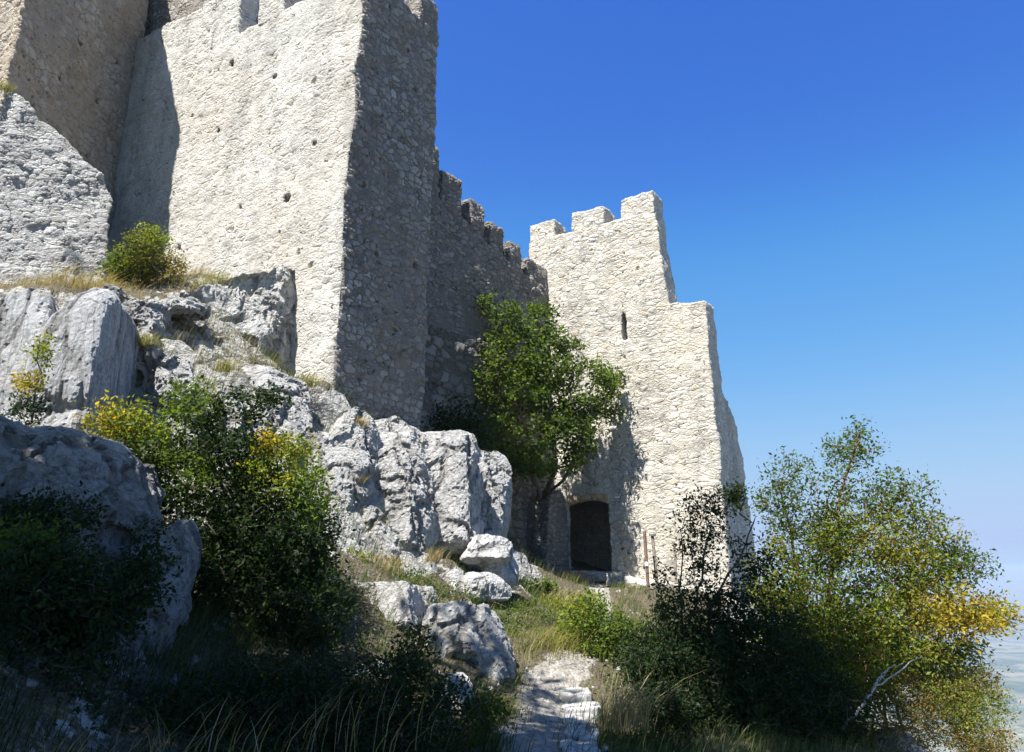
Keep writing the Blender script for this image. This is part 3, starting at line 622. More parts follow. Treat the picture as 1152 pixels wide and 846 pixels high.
YGREEN = [(.21, .25, .035), (.15, .21, .03), (.30, .29, .04), (.10, .15, .022)]
AUTUMN = [(.22, .20, .05), (.16, .16, .04), (.30, .22, .07), (.13, .15, .035), (.26, .14, .05)]
def plant(name, label, cat, stems, blobs, leaf=.05, per=14, seed=1, r_tip=.003, bark=None, group=None, ratio=.5, spread=.14, rexp=2.2, jitter=.07, upward=.25, maxr=.09, trunk_name="trunk", crown_name="crown"):
    """stems: list of polylines [(px,py,Y)..]; blobs: (px,py,Y,rx,ry,rz_m,n,palette)"""
    rg = np.random.RandomState(seed); P = []; par = []
    for st in stems:
        pts = [np.array(at(*q)) if len(q) == 3 else np.array(q[:3]) for q in st]
        last = -1
        for i in range(len(pts) - 1):
            L = np.linalg.norm(pts[i + 1] - pts[i]); m = max(1, int(L / .14))
            for j in range(m + (i == len(pts) - 2)):
                q = pts[i] + (pts[i + 1] - pts[i]) * j / m + rg.normal(size=3) * .012
                P.append(q); par.append(last); last = len(P) - 1
    att = []; pal = []
    for (x, y, Y, rx, ry, rz_, n, palette) in blobs:
        c = np.array(at(x, y, Y)); kk = Y / 865.0
        q = rg.normal(size=(n, 3)); q /= np.linalg.norm(q, axis=1, keepdims=True); q *= (rg.uniform(0, 1, n) ** .42)[:, None]
        att.append(c + q * np.array([rx * kk, rz_, ry * kk])); pal += [palette] * n
    att = np.concatenate(att); base = np.array(P); 
    dd = np.array([np.min(np.linalg.norm(base - q, axis=1)) for q in att]); order = np.argsort(dd)
    cap = len(P) + len(att) * 5; PA = np.zeros((cap, 3)); PA[:len(P)] = P; nP = len(P); par = par + [0] * (cap - len(par)); tips = []; tdir = []; segs = []
    for oi in order:
        q = att[oi]; D = PA[:nP] - q; d = np.sqrt((D * D).sum(1)) + np.maximum(0, D[:, 2]) * .5
        j = int(np.argmin(d)); s = PA[j]; v = q - s; L = np.linalg.norm(v); m = int(np.clip(L / .13, 1, 4)); last = j
        mids = []
        for t in range(1, m + 1):
            f = t / m; pt = s + v * f + np.array([0, 0, -upward * L * f * (1 - f)]) + rg.normal(size=3) * jitter * L * .35 * (f < 1)
            PA[nP] = pt; par[nP] = last; last = nP; nP += 1
        tips.append(last); tdir.append(v / max(L, 1e-6)); segs.append((s, q, min(L, .45)))
    PA = PA[:nP]; par = np.array(par[:nP]); rad = np.zeros(nP); acc = np.zeros(nP)
    for i in range(nP - 1, -1, -1):
        a = acc[i] if acc[i] > 0 else r_tip ** rexp
        rad[i] = min(maxr, a ** (1 / rexp)); 
        if par[i] >= 0: acc[par[i]] += a
    vb, fb = tubes(PA, par, rad)
    root = Vector(PA[0]); e = tag(empty(name, root), label, cat, group); off = np.array(root)
    link(trunk_name, mesh_np(trunk_name, vb - off, fb, np.full(len(fb), 4), bark or M_bark, True), e)
    cen = []; dr = []; cl = []
    for oi, (s, q, L), v in zip(order, segs, tdir):
        f = rg.uniform(0, 1, per)[:, None]; c = q - v * L * f * .9 + rg.normal(size=(per, 3)) * spread * np.array([1, 1, .8]) * .6
        cen.append(c); dr.append(np.tile(v, (per, 1))); pp = pal[oi]
        base_c = np.array(pp[rg.randint(len(pp))]); cl.append(np.array([np.array(pp[rg.randint(len(pp))]) * .5 + base_c * .5 for _ in range(per)]) * rg.uniform(.75, 1.25, (per, 1)))
    cen = np.concatenate(cen); dr = np.concatenate(dr); cl = np.concatenate(cl)
    vl, fl = leaves(cen, dr, leaf, rg, ratio); cl2 = np.repeat(cl, 2, axis=0)
    link(crown_name, mesh_np(crown_name, vl - off, fl, np.full(len(fl), 3), M_leaf, False, np.clip(cl2, 0, .6)), e)
    return e
def gpt(x, Y, dz=-.05):
    X = (x - 576) / F_PX * Y / ray(x, 600)[1] if False else at(x, 650, Y).x
    return (X, Y, float(ground_z(X, Y)[0]) + dz, 0)

# 1 tree in front of curtain wall and gate tower, growing on the pier
pb = cw(-1.15, 9.75, 3.7)
MIDGREEN = [(.10, .155, .03), (.135, .195, .038), (.07, .11, .022)]
plant("tree", "leafy green tree leaning left from the broken pier beside the doorway", "tree",
      [[(pb.x, pb.y, pb.z, 0), (634, 540, 21.4), (655, 500, 21.3), (668, 455, 21.3)], [(pb.x, pb.y, pb.z, 0), (625, 530, 21.3), (622, 480, 21.2), (610, 430, 21.2), (592, 375, 21.2)],
       [(pb.x - .1, pb.y, pb.z, 0), (606, 550, 21.3), (585, 510, 21.2), (565, 450, 21.2), (556, 380, 21.2)]],
      [(578, 362, 21.2, 30, 26, .7, 40, GREEN), (612, 385, 21.2, 30, 24, .8, 44, MIDGREEN), (575, 408, 21.1, 30, 26, .8, 46, MIDGREEN), (628, 418, 21.2, 34, 22, .8, 50, MIDGREEN), (665, 420, 21.5, 24, 20, .6, 30, MIDGREEN), (598, 440, 21.0, 34, 24, .9, 56, GREEN),
       (565, 465, 21.1, 26, 26, .7, 40, MIDGREEN), (645, 455, 21.3, 36, 22, .7, 50, GREEN), (618, 480, 21.0, 36, 24, .8, 56, MIDGREEN), (572, 515, 21.0, 36, 24, .8, 60, MIDGREEN), (548, 340, 21.2, 12, 14, .4, 12, GREEN), (605, 520, 20.9, 30, 20, .6, 40, GREEN), (655, 488, 21.3, 22, 16, .5, 24, MIDGREEN),
       (545, 430, 21.2, 12, 40, .5, 24, GREEN), (684, 440, 21.6, 12, 20, .4, 14, MIDGREEN), (676, 462, 21.9, 22, 16, .4, 26, GREEN), (690, 425, 22.0, 14, 16, .3, 14, GREEN), (640, 470, 21.5, 30, 26, .6, 40, GREEN), (650, 510, 21.5, 22, 16, .5, 22, GREEN), (605, 410, 21.2, 26, 26, .6, 34, GREEN), (632, 392, 21.3, 22, 20, .5, 22, GREEN), (612, 352, 21.3, 18, 18, .5, 16, GREEN), (560, 385, 21.2, 20, 20, .5, 22, GREEN), (640, 520, 21.3, 16, 14, .4, 12, GREEN), (545, 500, 20.9, 18, 16, .5, 20, MIDGREEN)],
      leaf=.115, per=24, seed=11, r_tip=.007, spread=.22, maxr=.085, ratio=.6)
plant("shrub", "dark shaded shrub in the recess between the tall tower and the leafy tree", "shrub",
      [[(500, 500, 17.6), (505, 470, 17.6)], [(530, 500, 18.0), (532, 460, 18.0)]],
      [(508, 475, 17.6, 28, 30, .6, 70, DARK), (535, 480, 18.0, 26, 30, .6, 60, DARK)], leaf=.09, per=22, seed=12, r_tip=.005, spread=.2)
# 2 round bush on the ledge
plant("shrub", "round olive green bush on the grassy ledge at the foot of the towers", "shrub",
      [[(160, 326, 13.9), (158, 300, 13.9)], [(172, 326, 13.9), (180, 295, 13.9)], [(150, 326, 13.8), (140, 300, 13.8)]],
      [(160, 290, 13.9, 32, 30, .6, 170, [(.12, .14, .02), (.09, .11, .02), (.16, .17, .03)]), (172, 268, 14.0, 18, 16, .4, 50, YGREEN), (140, 300, 13.8, 22, 22, .4, 60, GREEN), (196, 300, 14.0, 14, 20, .4, 30, AUTUMN)],
      leaf=.06, per=22, seed=13, r_tip=.004, spread=.13)
# 3 middle-left large bush, several stems
plant("shrub", "big multi stemmed bush left of centre with yellowing leaves on its upper left", "shrub",
      [[(300, 720, 9.2), (285, 640, 9.2), (262, 560, 9.2), (225, 500, 9.2)], [(305, 720, 9.2), (300, 620, 9.3), (262, 540, 9.4), (250, 470, 9.5)], [(310, 720, 9.3), (322, 640, 9.3), (330, 560, 9.3)], [(298, 720, 9.1), (250, 640, 9.0), (215, 590, 9.0), (150, 510, 9.0)], [(315, 720, 9.1), (345, 640, 9.0), (360, 580, 9.0)]],
      [(150, 480, 9.0, 42, 34, .4, 49, YGREEN), (125, 468, 9.0, 30, 18, .3, 19, YELLOW), (215, 455, 9.3, 40, 30, .5, 49, GREEN), (250, 500, 9.4, 50, 42, .6, 82, DARK), (200, 540, 9.1, 46, 40, .5, 71, GREEN), (315, 525, 9.3, 46, 44, .6, 93, YGREEN), (348, 560, 9.2, 26, 40, .5, 38, BRIGHT), (310, 500, 9.2, 20, 14, .3, 11, YELLOW),
       (290, 600, 9.2, 60, 50, .6, 93, DARK), (340, 650, 9.0, 50, 50, .6, 77, DARK), (265, 680, 8.9, 60, 50, .5, 71, DARK), (170, 560, 9.0, 30, 26, .4, 27, DARK), (290, 450, 9.4, 30, 22, .4, 33, DARK), (240, 590, 9.2, 60, 44, .6, 104, DARK), (330, 610, 9.1, 56, 50, .6, 104, DARK), (280, 520, 9.3, 40, 40, .5, 66, DARK), (180, 510, 9.1, 40, 30, .5, 55, GREEN), (255, 650, 8.9, 60, 50, .5, 82, DARK), (350, 690, 8.8, 50, 40, .5, 71, DARK)],
      leaf=.062, per=26, seed=14, r_tip=.0038, spread=.13, maxr=.04)
plant("shrub", "dark leaves added as shade behind the big multi stemmed bush", "shrub",  # added dark shrub, stands in for shade over the sunlit rock behind
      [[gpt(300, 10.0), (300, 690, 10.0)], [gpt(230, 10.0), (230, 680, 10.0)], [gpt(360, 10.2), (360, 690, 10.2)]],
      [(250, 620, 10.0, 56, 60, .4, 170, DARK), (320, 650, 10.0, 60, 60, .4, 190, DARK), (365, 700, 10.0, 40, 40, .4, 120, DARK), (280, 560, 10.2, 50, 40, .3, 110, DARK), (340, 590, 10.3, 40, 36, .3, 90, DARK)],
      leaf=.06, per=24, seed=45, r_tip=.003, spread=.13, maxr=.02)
# 4 thin sapling at left edge
plant("sapling", "thin sapling with a few yellow and orange leaves in front of the grooved rock", "sapling",
      [[(38, 548, 8.9), (34, 480, 9.0), (44, 420, 9.0), (46, 375, 9.0)], [(36, 500, 9.0), (22, 460, 9.0)]],
      [(46, 395, 9.0, 10, 26, .15, 22, YGREEN), (34, 430, 9.0, 18, 14, .2, 26, YELLOW), (30, 460, 9.0, 24, 18, .25, 34, DARK), (40, 500, 9.0, 14, 30, .2, 20, DARK)],
      leaf=.05, per=14, seed=15, r_tip=.0025, spread=.09, maxr=.018)
# 5 shaded shrubs left foreground
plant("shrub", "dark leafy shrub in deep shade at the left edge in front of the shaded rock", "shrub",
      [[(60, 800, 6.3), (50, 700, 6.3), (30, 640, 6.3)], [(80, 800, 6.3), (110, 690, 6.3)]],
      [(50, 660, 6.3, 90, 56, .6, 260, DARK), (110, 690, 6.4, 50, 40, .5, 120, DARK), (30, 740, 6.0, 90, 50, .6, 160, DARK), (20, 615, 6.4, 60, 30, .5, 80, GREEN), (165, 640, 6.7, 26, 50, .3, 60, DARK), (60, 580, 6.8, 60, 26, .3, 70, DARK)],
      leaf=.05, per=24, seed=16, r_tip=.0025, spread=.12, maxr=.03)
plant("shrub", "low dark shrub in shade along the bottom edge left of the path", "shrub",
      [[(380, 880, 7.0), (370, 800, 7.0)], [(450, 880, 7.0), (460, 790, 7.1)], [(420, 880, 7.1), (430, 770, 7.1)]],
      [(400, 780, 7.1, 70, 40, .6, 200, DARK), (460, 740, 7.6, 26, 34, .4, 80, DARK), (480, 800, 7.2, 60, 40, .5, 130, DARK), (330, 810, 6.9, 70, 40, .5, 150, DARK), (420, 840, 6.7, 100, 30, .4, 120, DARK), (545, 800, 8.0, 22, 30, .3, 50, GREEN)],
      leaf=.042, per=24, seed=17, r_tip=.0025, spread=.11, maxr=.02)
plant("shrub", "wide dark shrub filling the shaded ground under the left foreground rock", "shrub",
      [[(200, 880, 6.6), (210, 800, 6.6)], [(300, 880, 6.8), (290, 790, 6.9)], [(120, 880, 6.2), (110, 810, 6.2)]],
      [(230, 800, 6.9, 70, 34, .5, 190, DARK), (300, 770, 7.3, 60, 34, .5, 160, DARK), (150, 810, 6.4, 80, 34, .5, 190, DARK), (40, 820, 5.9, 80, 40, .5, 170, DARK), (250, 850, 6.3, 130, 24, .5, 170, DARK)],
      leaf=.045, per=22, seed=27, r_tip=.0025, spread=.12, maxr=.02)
# 6 bright bush in the centre by the path
plant("shrub", "bright green sunlit bush right of the path bend below the doorway", "shrub",
      [[gpt(672, 11.8), (672, 720, 11.8), (665, 690, 11.8)], [gpt(690, 11.9), (700, 720, 11.9)]],
      [(668, 712, 11.8, 36, 42, .6, 190, BRIGHT), (700, 730, 11.8, 30, 40, .6, 120, GREEN), (655, 690, 11.8, 24, 24, .4, 50, YGREEN), (640, 725, 11.9, 18, 26, .4, 40, YGREEN)],
      leaf=.06, per=22, seed=18, r_tip=.003, spread=.13, maxr=.02)
plant("shrub", "spreading low green shrub on the slope between the rock slabs and the doorway", "shrub",
      [[gpt(600, 13.0), (600, 705, 13.0)], [gpt(640, 14.5), (640, 690, 14.5)]],
      [(590, 700, 12.9, 44, 20, .6, 110, GREEN), (635, 690, 14.4, 40, 18, .7, 90, YGREEN), (560, 712, 12.2, 24, 16, .4, 50, GREEN), (605, 735, 11.8, 30, 16, .4, 60, YGREEN)], leaf=.055, per=20, seed=37, r_tip=.003, spread=.13, maxr=.02)
plant("shrub", "low green undergrowth bush on the slope under the pale cliff face", "shrub",
      [[gpt(400, 12.0), (400, 640, 12.0)], [gpt(470, 12.5), (470, 655, 12.5)]],
      [(385, 632, 11.8, 34, 14, .4, 60, YGREEN), (450, 655, 12.4, 44, 12, .4, 70, GREEN), (500, 672, 12.6, 40, 12, .4, 60, GREEN), (375, 660, 11.2, 30, 18, .4, 60, DARK)], leaf=.05, per=18, seed=38, r_tip=.003, spread=.12, maxr=.02)
plant("shrub", "low bright green leafy shrub at the foot of the pier left of the doorway", "shrub",
      [[gpt(598, 17), (598, 668, 17)], [gpt(620, 17), (625, 668, 17)]],
      [(600, 668, 17, 32, 16, .6, 90, BRIGHT), (560, 685, 15, 40, 16, .6, 100, GREEN), (520, 690, 14.4, 40, 12, .5, 70, GREEN), (610, 700, 15, 44, 24, .7, 120, YGREEN)],
      leaf=.08, per=20, seed=19, r_tip=.004, spread=.16, maxr=.02)
# 7 dark young tree right of centre
plant("tree", "slender dark young tree with sparse upright branches in front of the gate tower", "tree",
      [[gpt(775, 10.6), (778, 700, 10.6), (790, 640, 10.6), (800, 590, 10.6)], [gpt(785, 10.6), (800, 680, 10.6), (840, 610, 10.6), (850, 580, 10.7)], [gpt(770, 10.6), (765, 690, 10.6), (768, 600, 10.5)]],
      [(800, 570, 10.6, 34, 26, .4, 40, DARK), (790, 620, 10.6, 34, 40, .4, 50, DARK), (826, 558, 10.7, 14, 16, .2, 26, YGREEN), (772, 600, 10.5, 16, 40, .3, 16, DARK), (850, 640, 10.7, 36, 40, .5, 60, DARK), (770, 680, 10.6, 44, 40, .5, 80, DARK), (820, 690, 10.6, 46, 36, .5, 130, DARK), (745, 660, 10.5, 16, 34, .3, 14, DARK)],
      leaf=.055, per=17, seed=20, r_tip=.0036, spread=.11, maxr=.03)
plant("shrub", "dense dark shrub in shade below the slender young tree right of the path", "shrub",
      [[gpt(730, 9.6), (735, 770, 9.7)], [gpt(800, 9.8), (800, 760, 9.9)], [gpt(860, 10), (860, 760, 10.1)]],
      [(725, 750, 9.9, 34, 40, .5, 140, DARK), (780, 750, 10.0, 60, 50, .6, 250, DARK), (850, 750, 10.2, 60, 56, .6, 260, DARK), (900, 790, 10.2, 56, 40, .6, 180, DARK), (820, 800, 9.7, 90, 36, .5, 200, DARK), (750, 800, 9.4, 40, 30, .4, 90, DARK), (880, 700, 10.6, 26, 30, .4, 60, DARK), (830, 740, 10.4, 60, 60, .6, 260, DARK), (905, 760, 10.9, 46, 50, .6, 200, DARK), (760, 720, 10.2, 40, 40, .5, 130, DARK), (940, 800, 10.6, 40, 34, .5, 140, DARK)],
      leaf=.05, per=24, seed=21, r_tip=.0028, spread=.12, maxr=.02)
# 8 large tree at right
plant("tree", "large airy tree at right with reddish stem and yellow leaves low on its right", "tree",
      [[gpt(925, 12.2), (932, 700, 12.2), (938, 620, 12.2), (945, 560, 12.2), (960, 510, 12.2), (965, 490, 12.2)], [gpt(915, 12.2), (900, 660, 12.3), (890, 600, 12.3), (875, 545, 12.3)],
       [gpt(935, 12.2), (980, 690, 12.1), (1040, 660, 12.0), (1080, 640, 12.0)], [(938, 640, 12.2), (985, 590, 12.2), (1015, 555, 12.2)], [gpt(925, 12.1), (970, 730, 11.8), (1040, 700, 11.7), (1110, 690, 11.7)]],
      [(960, 505, 12.2, 34, 26, .6, 50, GREEN), (940, 550, 12.2, 60, 40, .9, 90, GREEN), (880, 540, 12.3, 24, 40, .5, 44, GREEN), (872, 575, 12.3, 26, 30, .5, 40, GREEN), (1010, 560, 12.2, 40, 34, .7, 80, GREEN), (980, 600, 12.2, 60, 44, 1.0, 150, YGREEN), (910, 610, 12.3, 50, 44, .8, 105, GREEN),
       (1045, 600, 12.2, 34, 26, .6, 60, YGREEN), (930, 670, 12.2, 70, 50, 1.0, 210, BRIGHT), (1010, 660, 12.1, 56, 44, .9, 105, GREEN), (1075, 640, 12.0, 34, 26, .6, 80, GREEN), (1060, 690, 11.8, 60, 34, .8, 250, YELLOW), (1115, 690, 11.8, 30, 20, .4, 60, YELLOW), (960, 725, 11.9, 60, 36, .8, 170, GREEN), (1080, 615, 12.1, 20, 14, .4, 20, GREEN), (1085, 735, 11.8, 26, 14, .4, 40, GREEN), (965, 482, 12.2, 10, 8, .2, 8, GREEN), (1010, 620, 12.0, 30, 22, .5, 50, YELLOW), (900, 690, 12.1, 50, 40, .8, 150, YGREEN), (985, 690, 11.8, 50, 40, .7, 120, YGREEN), (940, 610, 12.1, 40, 40, .7, 120, YGREEN), (1030, 640, 11.9, 40, 30, .6, 80, YGREEN), (1020, 730, 11.7, 50, 24, .6, 120, YGREEN), (900, 740, 11.8, 50, 40, .7, 200, GREEN), (960, 760, 11.7, 50, 36, .7, 200, YGREEN), (870, 650, 12.2, 30, 50, .6, 110, YGREEN)],
      leaf=.062, per=17, seed=22, r_tip=.0042, spread=.16, bark=M_barkred, maxr=.05)
plant("shrub", "yellow green sunlit scrub bush at the bottom right below the yellow leaves", "shrub",
      [[gpt(1010, 11.6), (1010, 800, 11.6)], [gpt(1080, 11.6), (1080, 800, 11.6)]],
      [(1030, 790, 11.6, 60, 36, .7, 260, AUTUMN), (1080, 800, 11.4, 50, 40, .7, 240, YGREEN), (1000, 830, 11.0, 60, 26, .6, 140, AUTUMN), (1095, 770, 11.6, 26, 26, .5, 60, AUTUMN), (1105, 840, 10.8, 30, 30, .5, 90, AUTUMN), (960, 800, 11.4, 30, 40, .5, 80, AUTUMN)],
      leaf=.045, per=22, seed=23, r_tip=.003, spread=.13, maxr=.02, ratio=.4)
plant("shrub", "mixed olive thicket behind the base of the big airy tree", "shrub",
      [[gpt(900, 14.0), (900, 700, 14.0)], [gpt(980, 14.0), (980, 710, 14.0)]],
      [(890, 715, 14.0, 50, 40, .8, 150, GREEN), (960, 725, 14.0, 60, 44, .8, 190, AUTUMN), (1030, 750, 13.6, 50, 34, .8, 150, YGREEN), (930, 765, 13.4, 60, 34, .7, 150, GREEN), (1075, 770, 13.2, 40, 30, .7, 100, AUTUMN)], leaf=.07, per=20, seed=44, r_tip=.004, spread=.17, maxr=.03)
# trees beside the camera on the left slope, above the frame: they throw the foreground shade
def big_tree(label, bx, by, cx, cy, cz, seed, h, rad=(3.2, 2.6, 2.0), n=420, extra=()):
    z0 = float(ground_z(bx, by)[0]) - .1
    rg = np.random.RandomState(seed)
    def w2(q): return q
    P = [np.array([bx, by, z0]), np.array([bx + (cx - bx) * .3, by + (cy - by) * .3, z0 + (cz - z0) * .5]), np.array([cx, cy, cz])]
    # reuse plant() with world-space input by inverting nothing: stems accept 4-tuples
    return P, z0
def plant_world(name, label, cat, stems, blobs, **kw):
    """as plant(), with blobs given in metres: (x,y,z,rx,ry,rz,n,palette)"""
    global at
    old = at; glob = globals()
    def at2(x, y, Y): return Vector((x, y, Y))
    glob['at'] = at2
    bl = []
    for (x, y, z, rx, ry, rz_, n, pal_) in blobs:
        bl.append((x, y, z, rx / (z / 865.0), rz_ / (z / 865.0), ry, n, pal_))
    try: r = plant(name, label, cat, stems, bl, **kw)
    finally: glob['at'] = old
    return r
def shade_tree(label, bx, by, top, blobs, seed):
    z0 = float(ground_z(bx, by)[0]) - .1
    stems = [[(bx, by, z0, 0), (bx + .3, by + .2, z0 + 3, 0), (top[0], top[1], top[2], 0)]]
    return plant_world("tree", label, "tree", stems, blobs, leaf=.19, per=22, seed=seed, r_tip=.010, spread=.38, ratio=.7, maxr=.22, rexp=2.4)
SHADE = True
HAZE_DENSITY = 2.2e-4
if SHADE:
    shade_tree("tall tree outside the left of the view shading the foreground", -7.5, .5, (-7.2, 2.2, 9.6),
        [(-8.4, 3.7, 10.4, 2.3, 1.9, .9, 300, GREEN), (-5.3, 3.0, 10.3, 2.2, 2.5, .9, 320, GREEN), (-8.2, 0.9, 10.4, 2.4, 2.0, .9, 240, GREEN)], 31)
    shade_tree("tall tree behind the viewpoint, its crown reaching over the path", -1.5, -2.2, (-1.8, 1.4, 9.4),
        [(-2.4, 3.0, 10.2, 2.2, 2.5, .9, 320, GREEN), (-4.4, .4, 10.2, 2.4, 1.9, .9, 200, GREEN), (.4, 3.2, 10.1, 2.0, 2.5, .9, 300, GREEN), (.1, 6.4, 10.7, 1.6, 1.7, .7, 240, GREEN), (-1.2, .6, 10.2, 2.2, 1.6, .8, 160, GREEN), (-3.6, 6.0, 10.4, .9, .9, .5, 16, GREEN)], 32)

# dead branch
def branch(name, label, cat, polys, mat, r0):
    P = []; par = []; rad = []
    first = None
    for st in polys:
        last = -1; pts = [np.array(at(*q)) for q in st]; m = 8; n = (len(pts) - 1) * m
        for i in range(n + 1):
            k, f = divmod(i, m); k = min(k, len(pts) - 2); f = (i - k * m) / m
            P.append(pts[k] * (1 - f) + pts[k + 1] * f + np.random.RandomState(i + len(P)).normal(size=3) * .012); par.append(last); last = len(P) - 1; rad.append(r0 * (1 - .7 * i / n) * (1 if st is polys[0] else .6))
    vb, fb = tubes(np.array(P), np.array(par), np.array(rad), 6); root = Vector(P[0])
    o = link(name, mesh_np(name, vb - np.array(root), fb, np.full(len(fb), 4), mat, True), loc=root); return tag(o, label, cat)
branch("dead_branch", "bleached bare dead branch leaning up to the right below the big airy tree", "branch",
       [[(944, 822, 10.4), (972, 790, 10.3), (985, 772, 10.3), (1038, 738, 10.3)], [(982, 776, 10.3), (992, 758, 10.3), (1016, 744, 10.3)], [(985, 772, 10.3), (1000, 752, 10.3)]], M_dead, .022)

# ------------------------------------------------------------------ grass
def grass(name, bases, h, w_, cols, seed, label=None, lean=.5, wind=(.3, 0)):
    rg = np.random.RandomState(seed); n = len(bases); B = np.asarray(bases, float)
    hh = h * rg.uniform(.45, 1.2, n) if np.isscalar(h) else h * rg.uniform(.6, 1.2, n); az_ = rg.uniform(0, 2 * math.pi, n)
    d = np.stack([np.cos(az_), np.sin(az_)], 1) * rg.uniform(.1, 1, (n, 1)) * lean + np.array(wind); s = np.stack([-np.sin(az_), np.cos(az_)], 1)
    Vs = []; ts = (0, .4, .75, 1)
    for t in ts[:-1]:
        c = B + np.concatenate([d * (hh * t ** 1.8)[:, None], (hh * (t - .25 * lean * t * t))[:, None]], 1)
        off = np.concatenate([s * (w_ * (1 - .6 * t)), np.zeros((n, 1))], 1); Vs += [c - off, c + off]
    c = B + np.concatenate([d * hh[:, None], (hh * (1 - .25 * lean))[:, None]], 1); Vs.append(c)
    Vt = np.stack(Vs, 1).reshape(-1, 3); i = np.arange(n) * 7
    tri = []
    for a, b, c_ in ((0, 1, 3), (0, 3, 2), (2, 3, 5), (2, 5, 4), (4, 5, 6)): tri.append(np.stack([i + a, i + b, i + c_], 1))
    T = np.stack(tri, 1).reshape(-1, 3); cols = np.array(cols)
    cc = cols[rg.randint(len(cols), size=n)] * rg.uniform(.7, 1.3, (n, 1)); cc = np.repeat(cc, 5, axis=0)
    o = link(name, mesh_np(name, Vt, T, np.full(len(T), 3), M_grassb, False, np.clip(cc, 0, .6)))
    return tag(o, label, "grass", kind="stuff")
DRY = [(.36, .28, .14), (.42, .34, .19), (.26, .20, .10), (.30, .27, .12)]
GRS = [(.06, .10, .022), (.09, .13, .03), (.13, .15, .04), (.05, .08, .02)]
rg = np.random.RandomState(77)
def scatter(region, n, clump=.12, per=14):
    """region: (x0,x1,y0,y1) metres, avoiding the path"""
    x0, x1, y0, y1 = region; c = np.stack([rg.uniform(x0, x1, n), rg.uniform(y0, y1, n)], 1)
    q = (c[:, None] + rg.normal(size=(n, per, 2)) * clump).reshape(-1, 2)
    k = path_dist(q[:, 0], q[:, 1]) > .34 + .12 * rg.normal(size=len(q)); q = q[k]
    return np.concatenate([q, near_z(q[:, 0], q[:, 1])[:, None] - .01], 1)
g1 = np.concatenate([scatter((-6, 5, 7.5, 16), 1300), scatter((-1, 4, 14, 22), 500), scatter((-7, 4, 7, 9.5), 500), scatter((3, 8, 9, 18), 400)])
grass("grass", g1, .26, .004, GRS, 41, "green grass growing over the slope and along the path")
g3 = np.concatenate([scatter((-7, 5, 3, 9.3), 1700, .14, 16)])
grass("grass", g3, .24, .004, [(.03, .05, .014), (.045, .065, .02), (.02, .035, .01)], 43, "dark green undergrowth grass in the shaded foreground")
g2 = np.concatenate([scatter((-5, 5, 9.5, 14), 190), scatter((-.5, 3.5, 12, 21), 150), scatter((-8.5, -4.5, 11.5, 16), 300), scatter((3, 8, 8, 16), 300)])
grass("dry_grass", g2, .26, .003, DRY, 42, "straw coloured dry grass scattered over the slope")
def tuft(label, x, y, Y, r, h, n, pal_, seed, wind=(.3, 0), w_=.004):
    c = at(x, y, Y); rg2 = np.random.RandomState(seed); q = rg2.normal(size=(n, 2)) * r
    b = np.concatenate([q + np.array([c.x, c.y]), np.full((n, 1), c.z - .03)], 1)
    o = grass("grass_tuft", b, h, w_, pal_, seed, label, .9, wind); o["kind"] = "thing" if r < .2 else "stuff"; o["category"] = "grass tuft"; 
    o.data.transform(Matrix.Translation(-c)); o.location = c; return o
OLIVE = [(.20, .21, .05), (.28, .25, .08), (.14, .16, .04), (.32, .27, .12)]
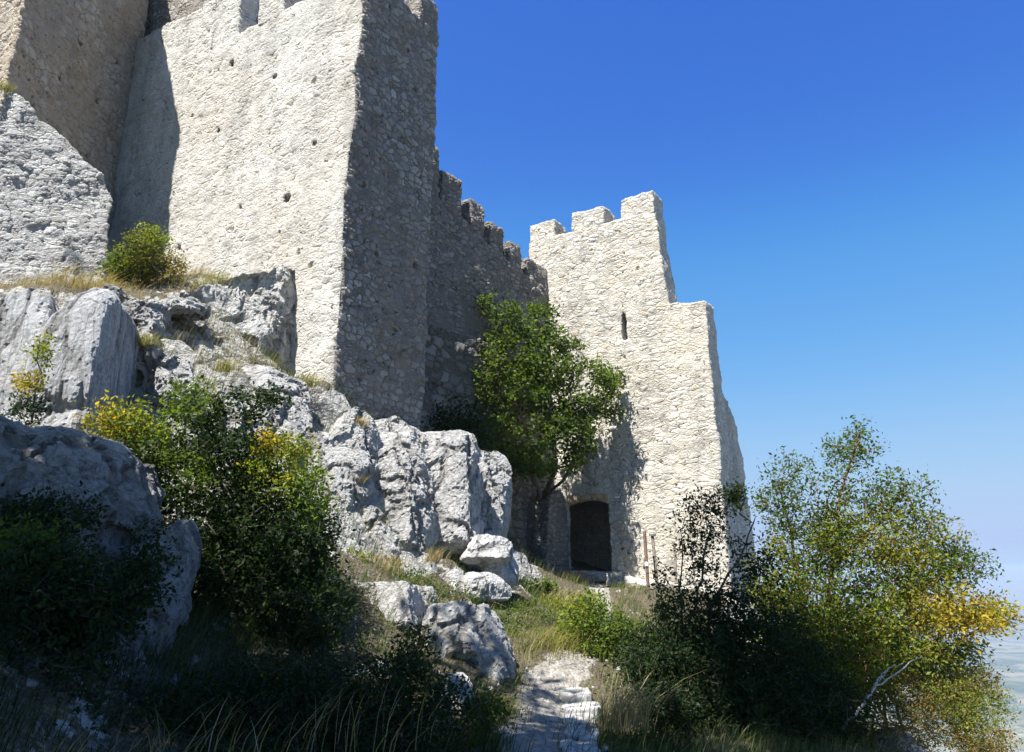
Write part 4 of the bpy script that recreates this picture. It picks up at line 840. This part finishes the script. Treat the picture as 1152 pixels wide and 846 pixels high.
for i, (lab, x, y, Y, r, h, n, pal_) in enumerate([
    ("straw coloured grass tuft on the slope below the pale cliff face", 420, 645, 12.2, .20, .42, 420, DRY),
    ("small dry grass tuft under the pale cliff left of the flat topped boulder", 486, 630, 13.0, .08, .3, 120, DRY),
    ("dry grass tuft on top of the pale cliff face near its right end", 512, 518, 15.4, .12, .32, 260, OLIVE),
    ("olive grass tuft on the rocks right of the big grooved outcrop", 162, 388, 11.4, .10, .28, 300, OLIVE),
    ("small grass tuft on the rock below the pitted face near the tower corner", 345, 432, 13.4, .10, .25, 200, OLIVE),
    ("olive tuft above the big multi stemmed bush on the craggy cliff", 252, 415, 12.2, .10, .24, 220, OLIVE),
    ("pale dry tuft hanging on the cliff just below the tower corner", 402, 478, 13.2, .09, .22, 200, DRY),
    ("spiky straw tuft in the middle of the pale cliff face", 398, 548, 12.8, .08, .26, 160, DRY),
    ("green tuft at the top left corner of the sloping footing", 4, 100, 13.6, .08, .22, 160, OLIVE),
    ("dry grass fringe at the foot of the sloping footing", 95, 325, 12.4, .30, .36, 520, DRY),
    ("golden grass fringe right of the round bush on the ledge", 235, 326, 14.2, .35, .34, 600, OLIVE),
    ("olive grass tuft hanging over the left edge of the path", 560, 800, 9.2, .12, .22, 260, OLIVE),
    ("golden grass patch in front of the round bush on the ledge", 130, 352, 12.5, .20, .30, 360, OLIVE),
    ("olive grass patch at the left of the path bend", 610, 735, 11.6, .30, .5, 700, OLIVE),
    ("dry grass patch below the broken pier", 640, 690, 15.5, .35, .6, 600, DRY),
    ("rusty orange grass tuft right at the foot of the broken pier", 640, 655, 20.8, .25, .5, 240, [(.32, .17, .08), (.26, .13, .06)]),
    ("pale grass tuft low in the shade right of the kerb stones", 700, 815, 8.8, .14, .6, 260, DRY),
    ("dry grass growing by the shaded rock at far left", 78, 508, 9.4, .28, .42, 260, DRY),
    ("long arching grass clump at the bottom edge in the left shade", 215, 872, 5.6, .35, .55, 60, DRY),
    ("long grass clump at the bottom left corner in shade", 30, 872, 5.2, .3, .45, 70, DRY),
    ("long dry stalks arching over the dark shrub at the bottom middle", 400, 840, 6.4, .35, .6, 50, DRY),
    ("pale seed grass clump at the bottom edge right of the path", 800, 868, 8.2, .3, .5, 120, DRY),
]): tuft(lab, x, y, Y, r, h, n, pal_, 100 + i)

# ------------------------------------------------------------------ air
zmin = float(gz.min()) - 1.5
t = bmesh.new(); bmesh.ops.create_cube(t, size=1.0)
zt_ = max(22.5, float(gz.max()) + 1)
bmesh.ops.scale(t, vec=(64000, 64000, zt_ - zmin), verts=t.verts[:]); bmesh.ops.translate(t, vec=(0, 0, (zt_ + zmin) / 2), verts=t.verts[:])
m = bm_mesh(t, "haze"); hm = bpy.data.materials.new("haze_air"); hm.use_nodes = True; hm.node_tree.nodes.clear()
vo = hm.node_tree.nodes.new("ShaderNodeOutputMaterial"); pv = hm.node_tree.nodes.new("ShaderNodeVolumePrincipled")
pv.inputs['Color'].default_value = (.66, .80, .98, 1); pv.inputs['Density'].default_value = HAZE_DENSITY; pv.inputs['Anisotropy'].default_value = .2
hm.node_tree.links.new(pv.outputs[0], vo.inputs['Volume']); m.materials.append(hm)
tag(link("haze", m), kind="stuff")
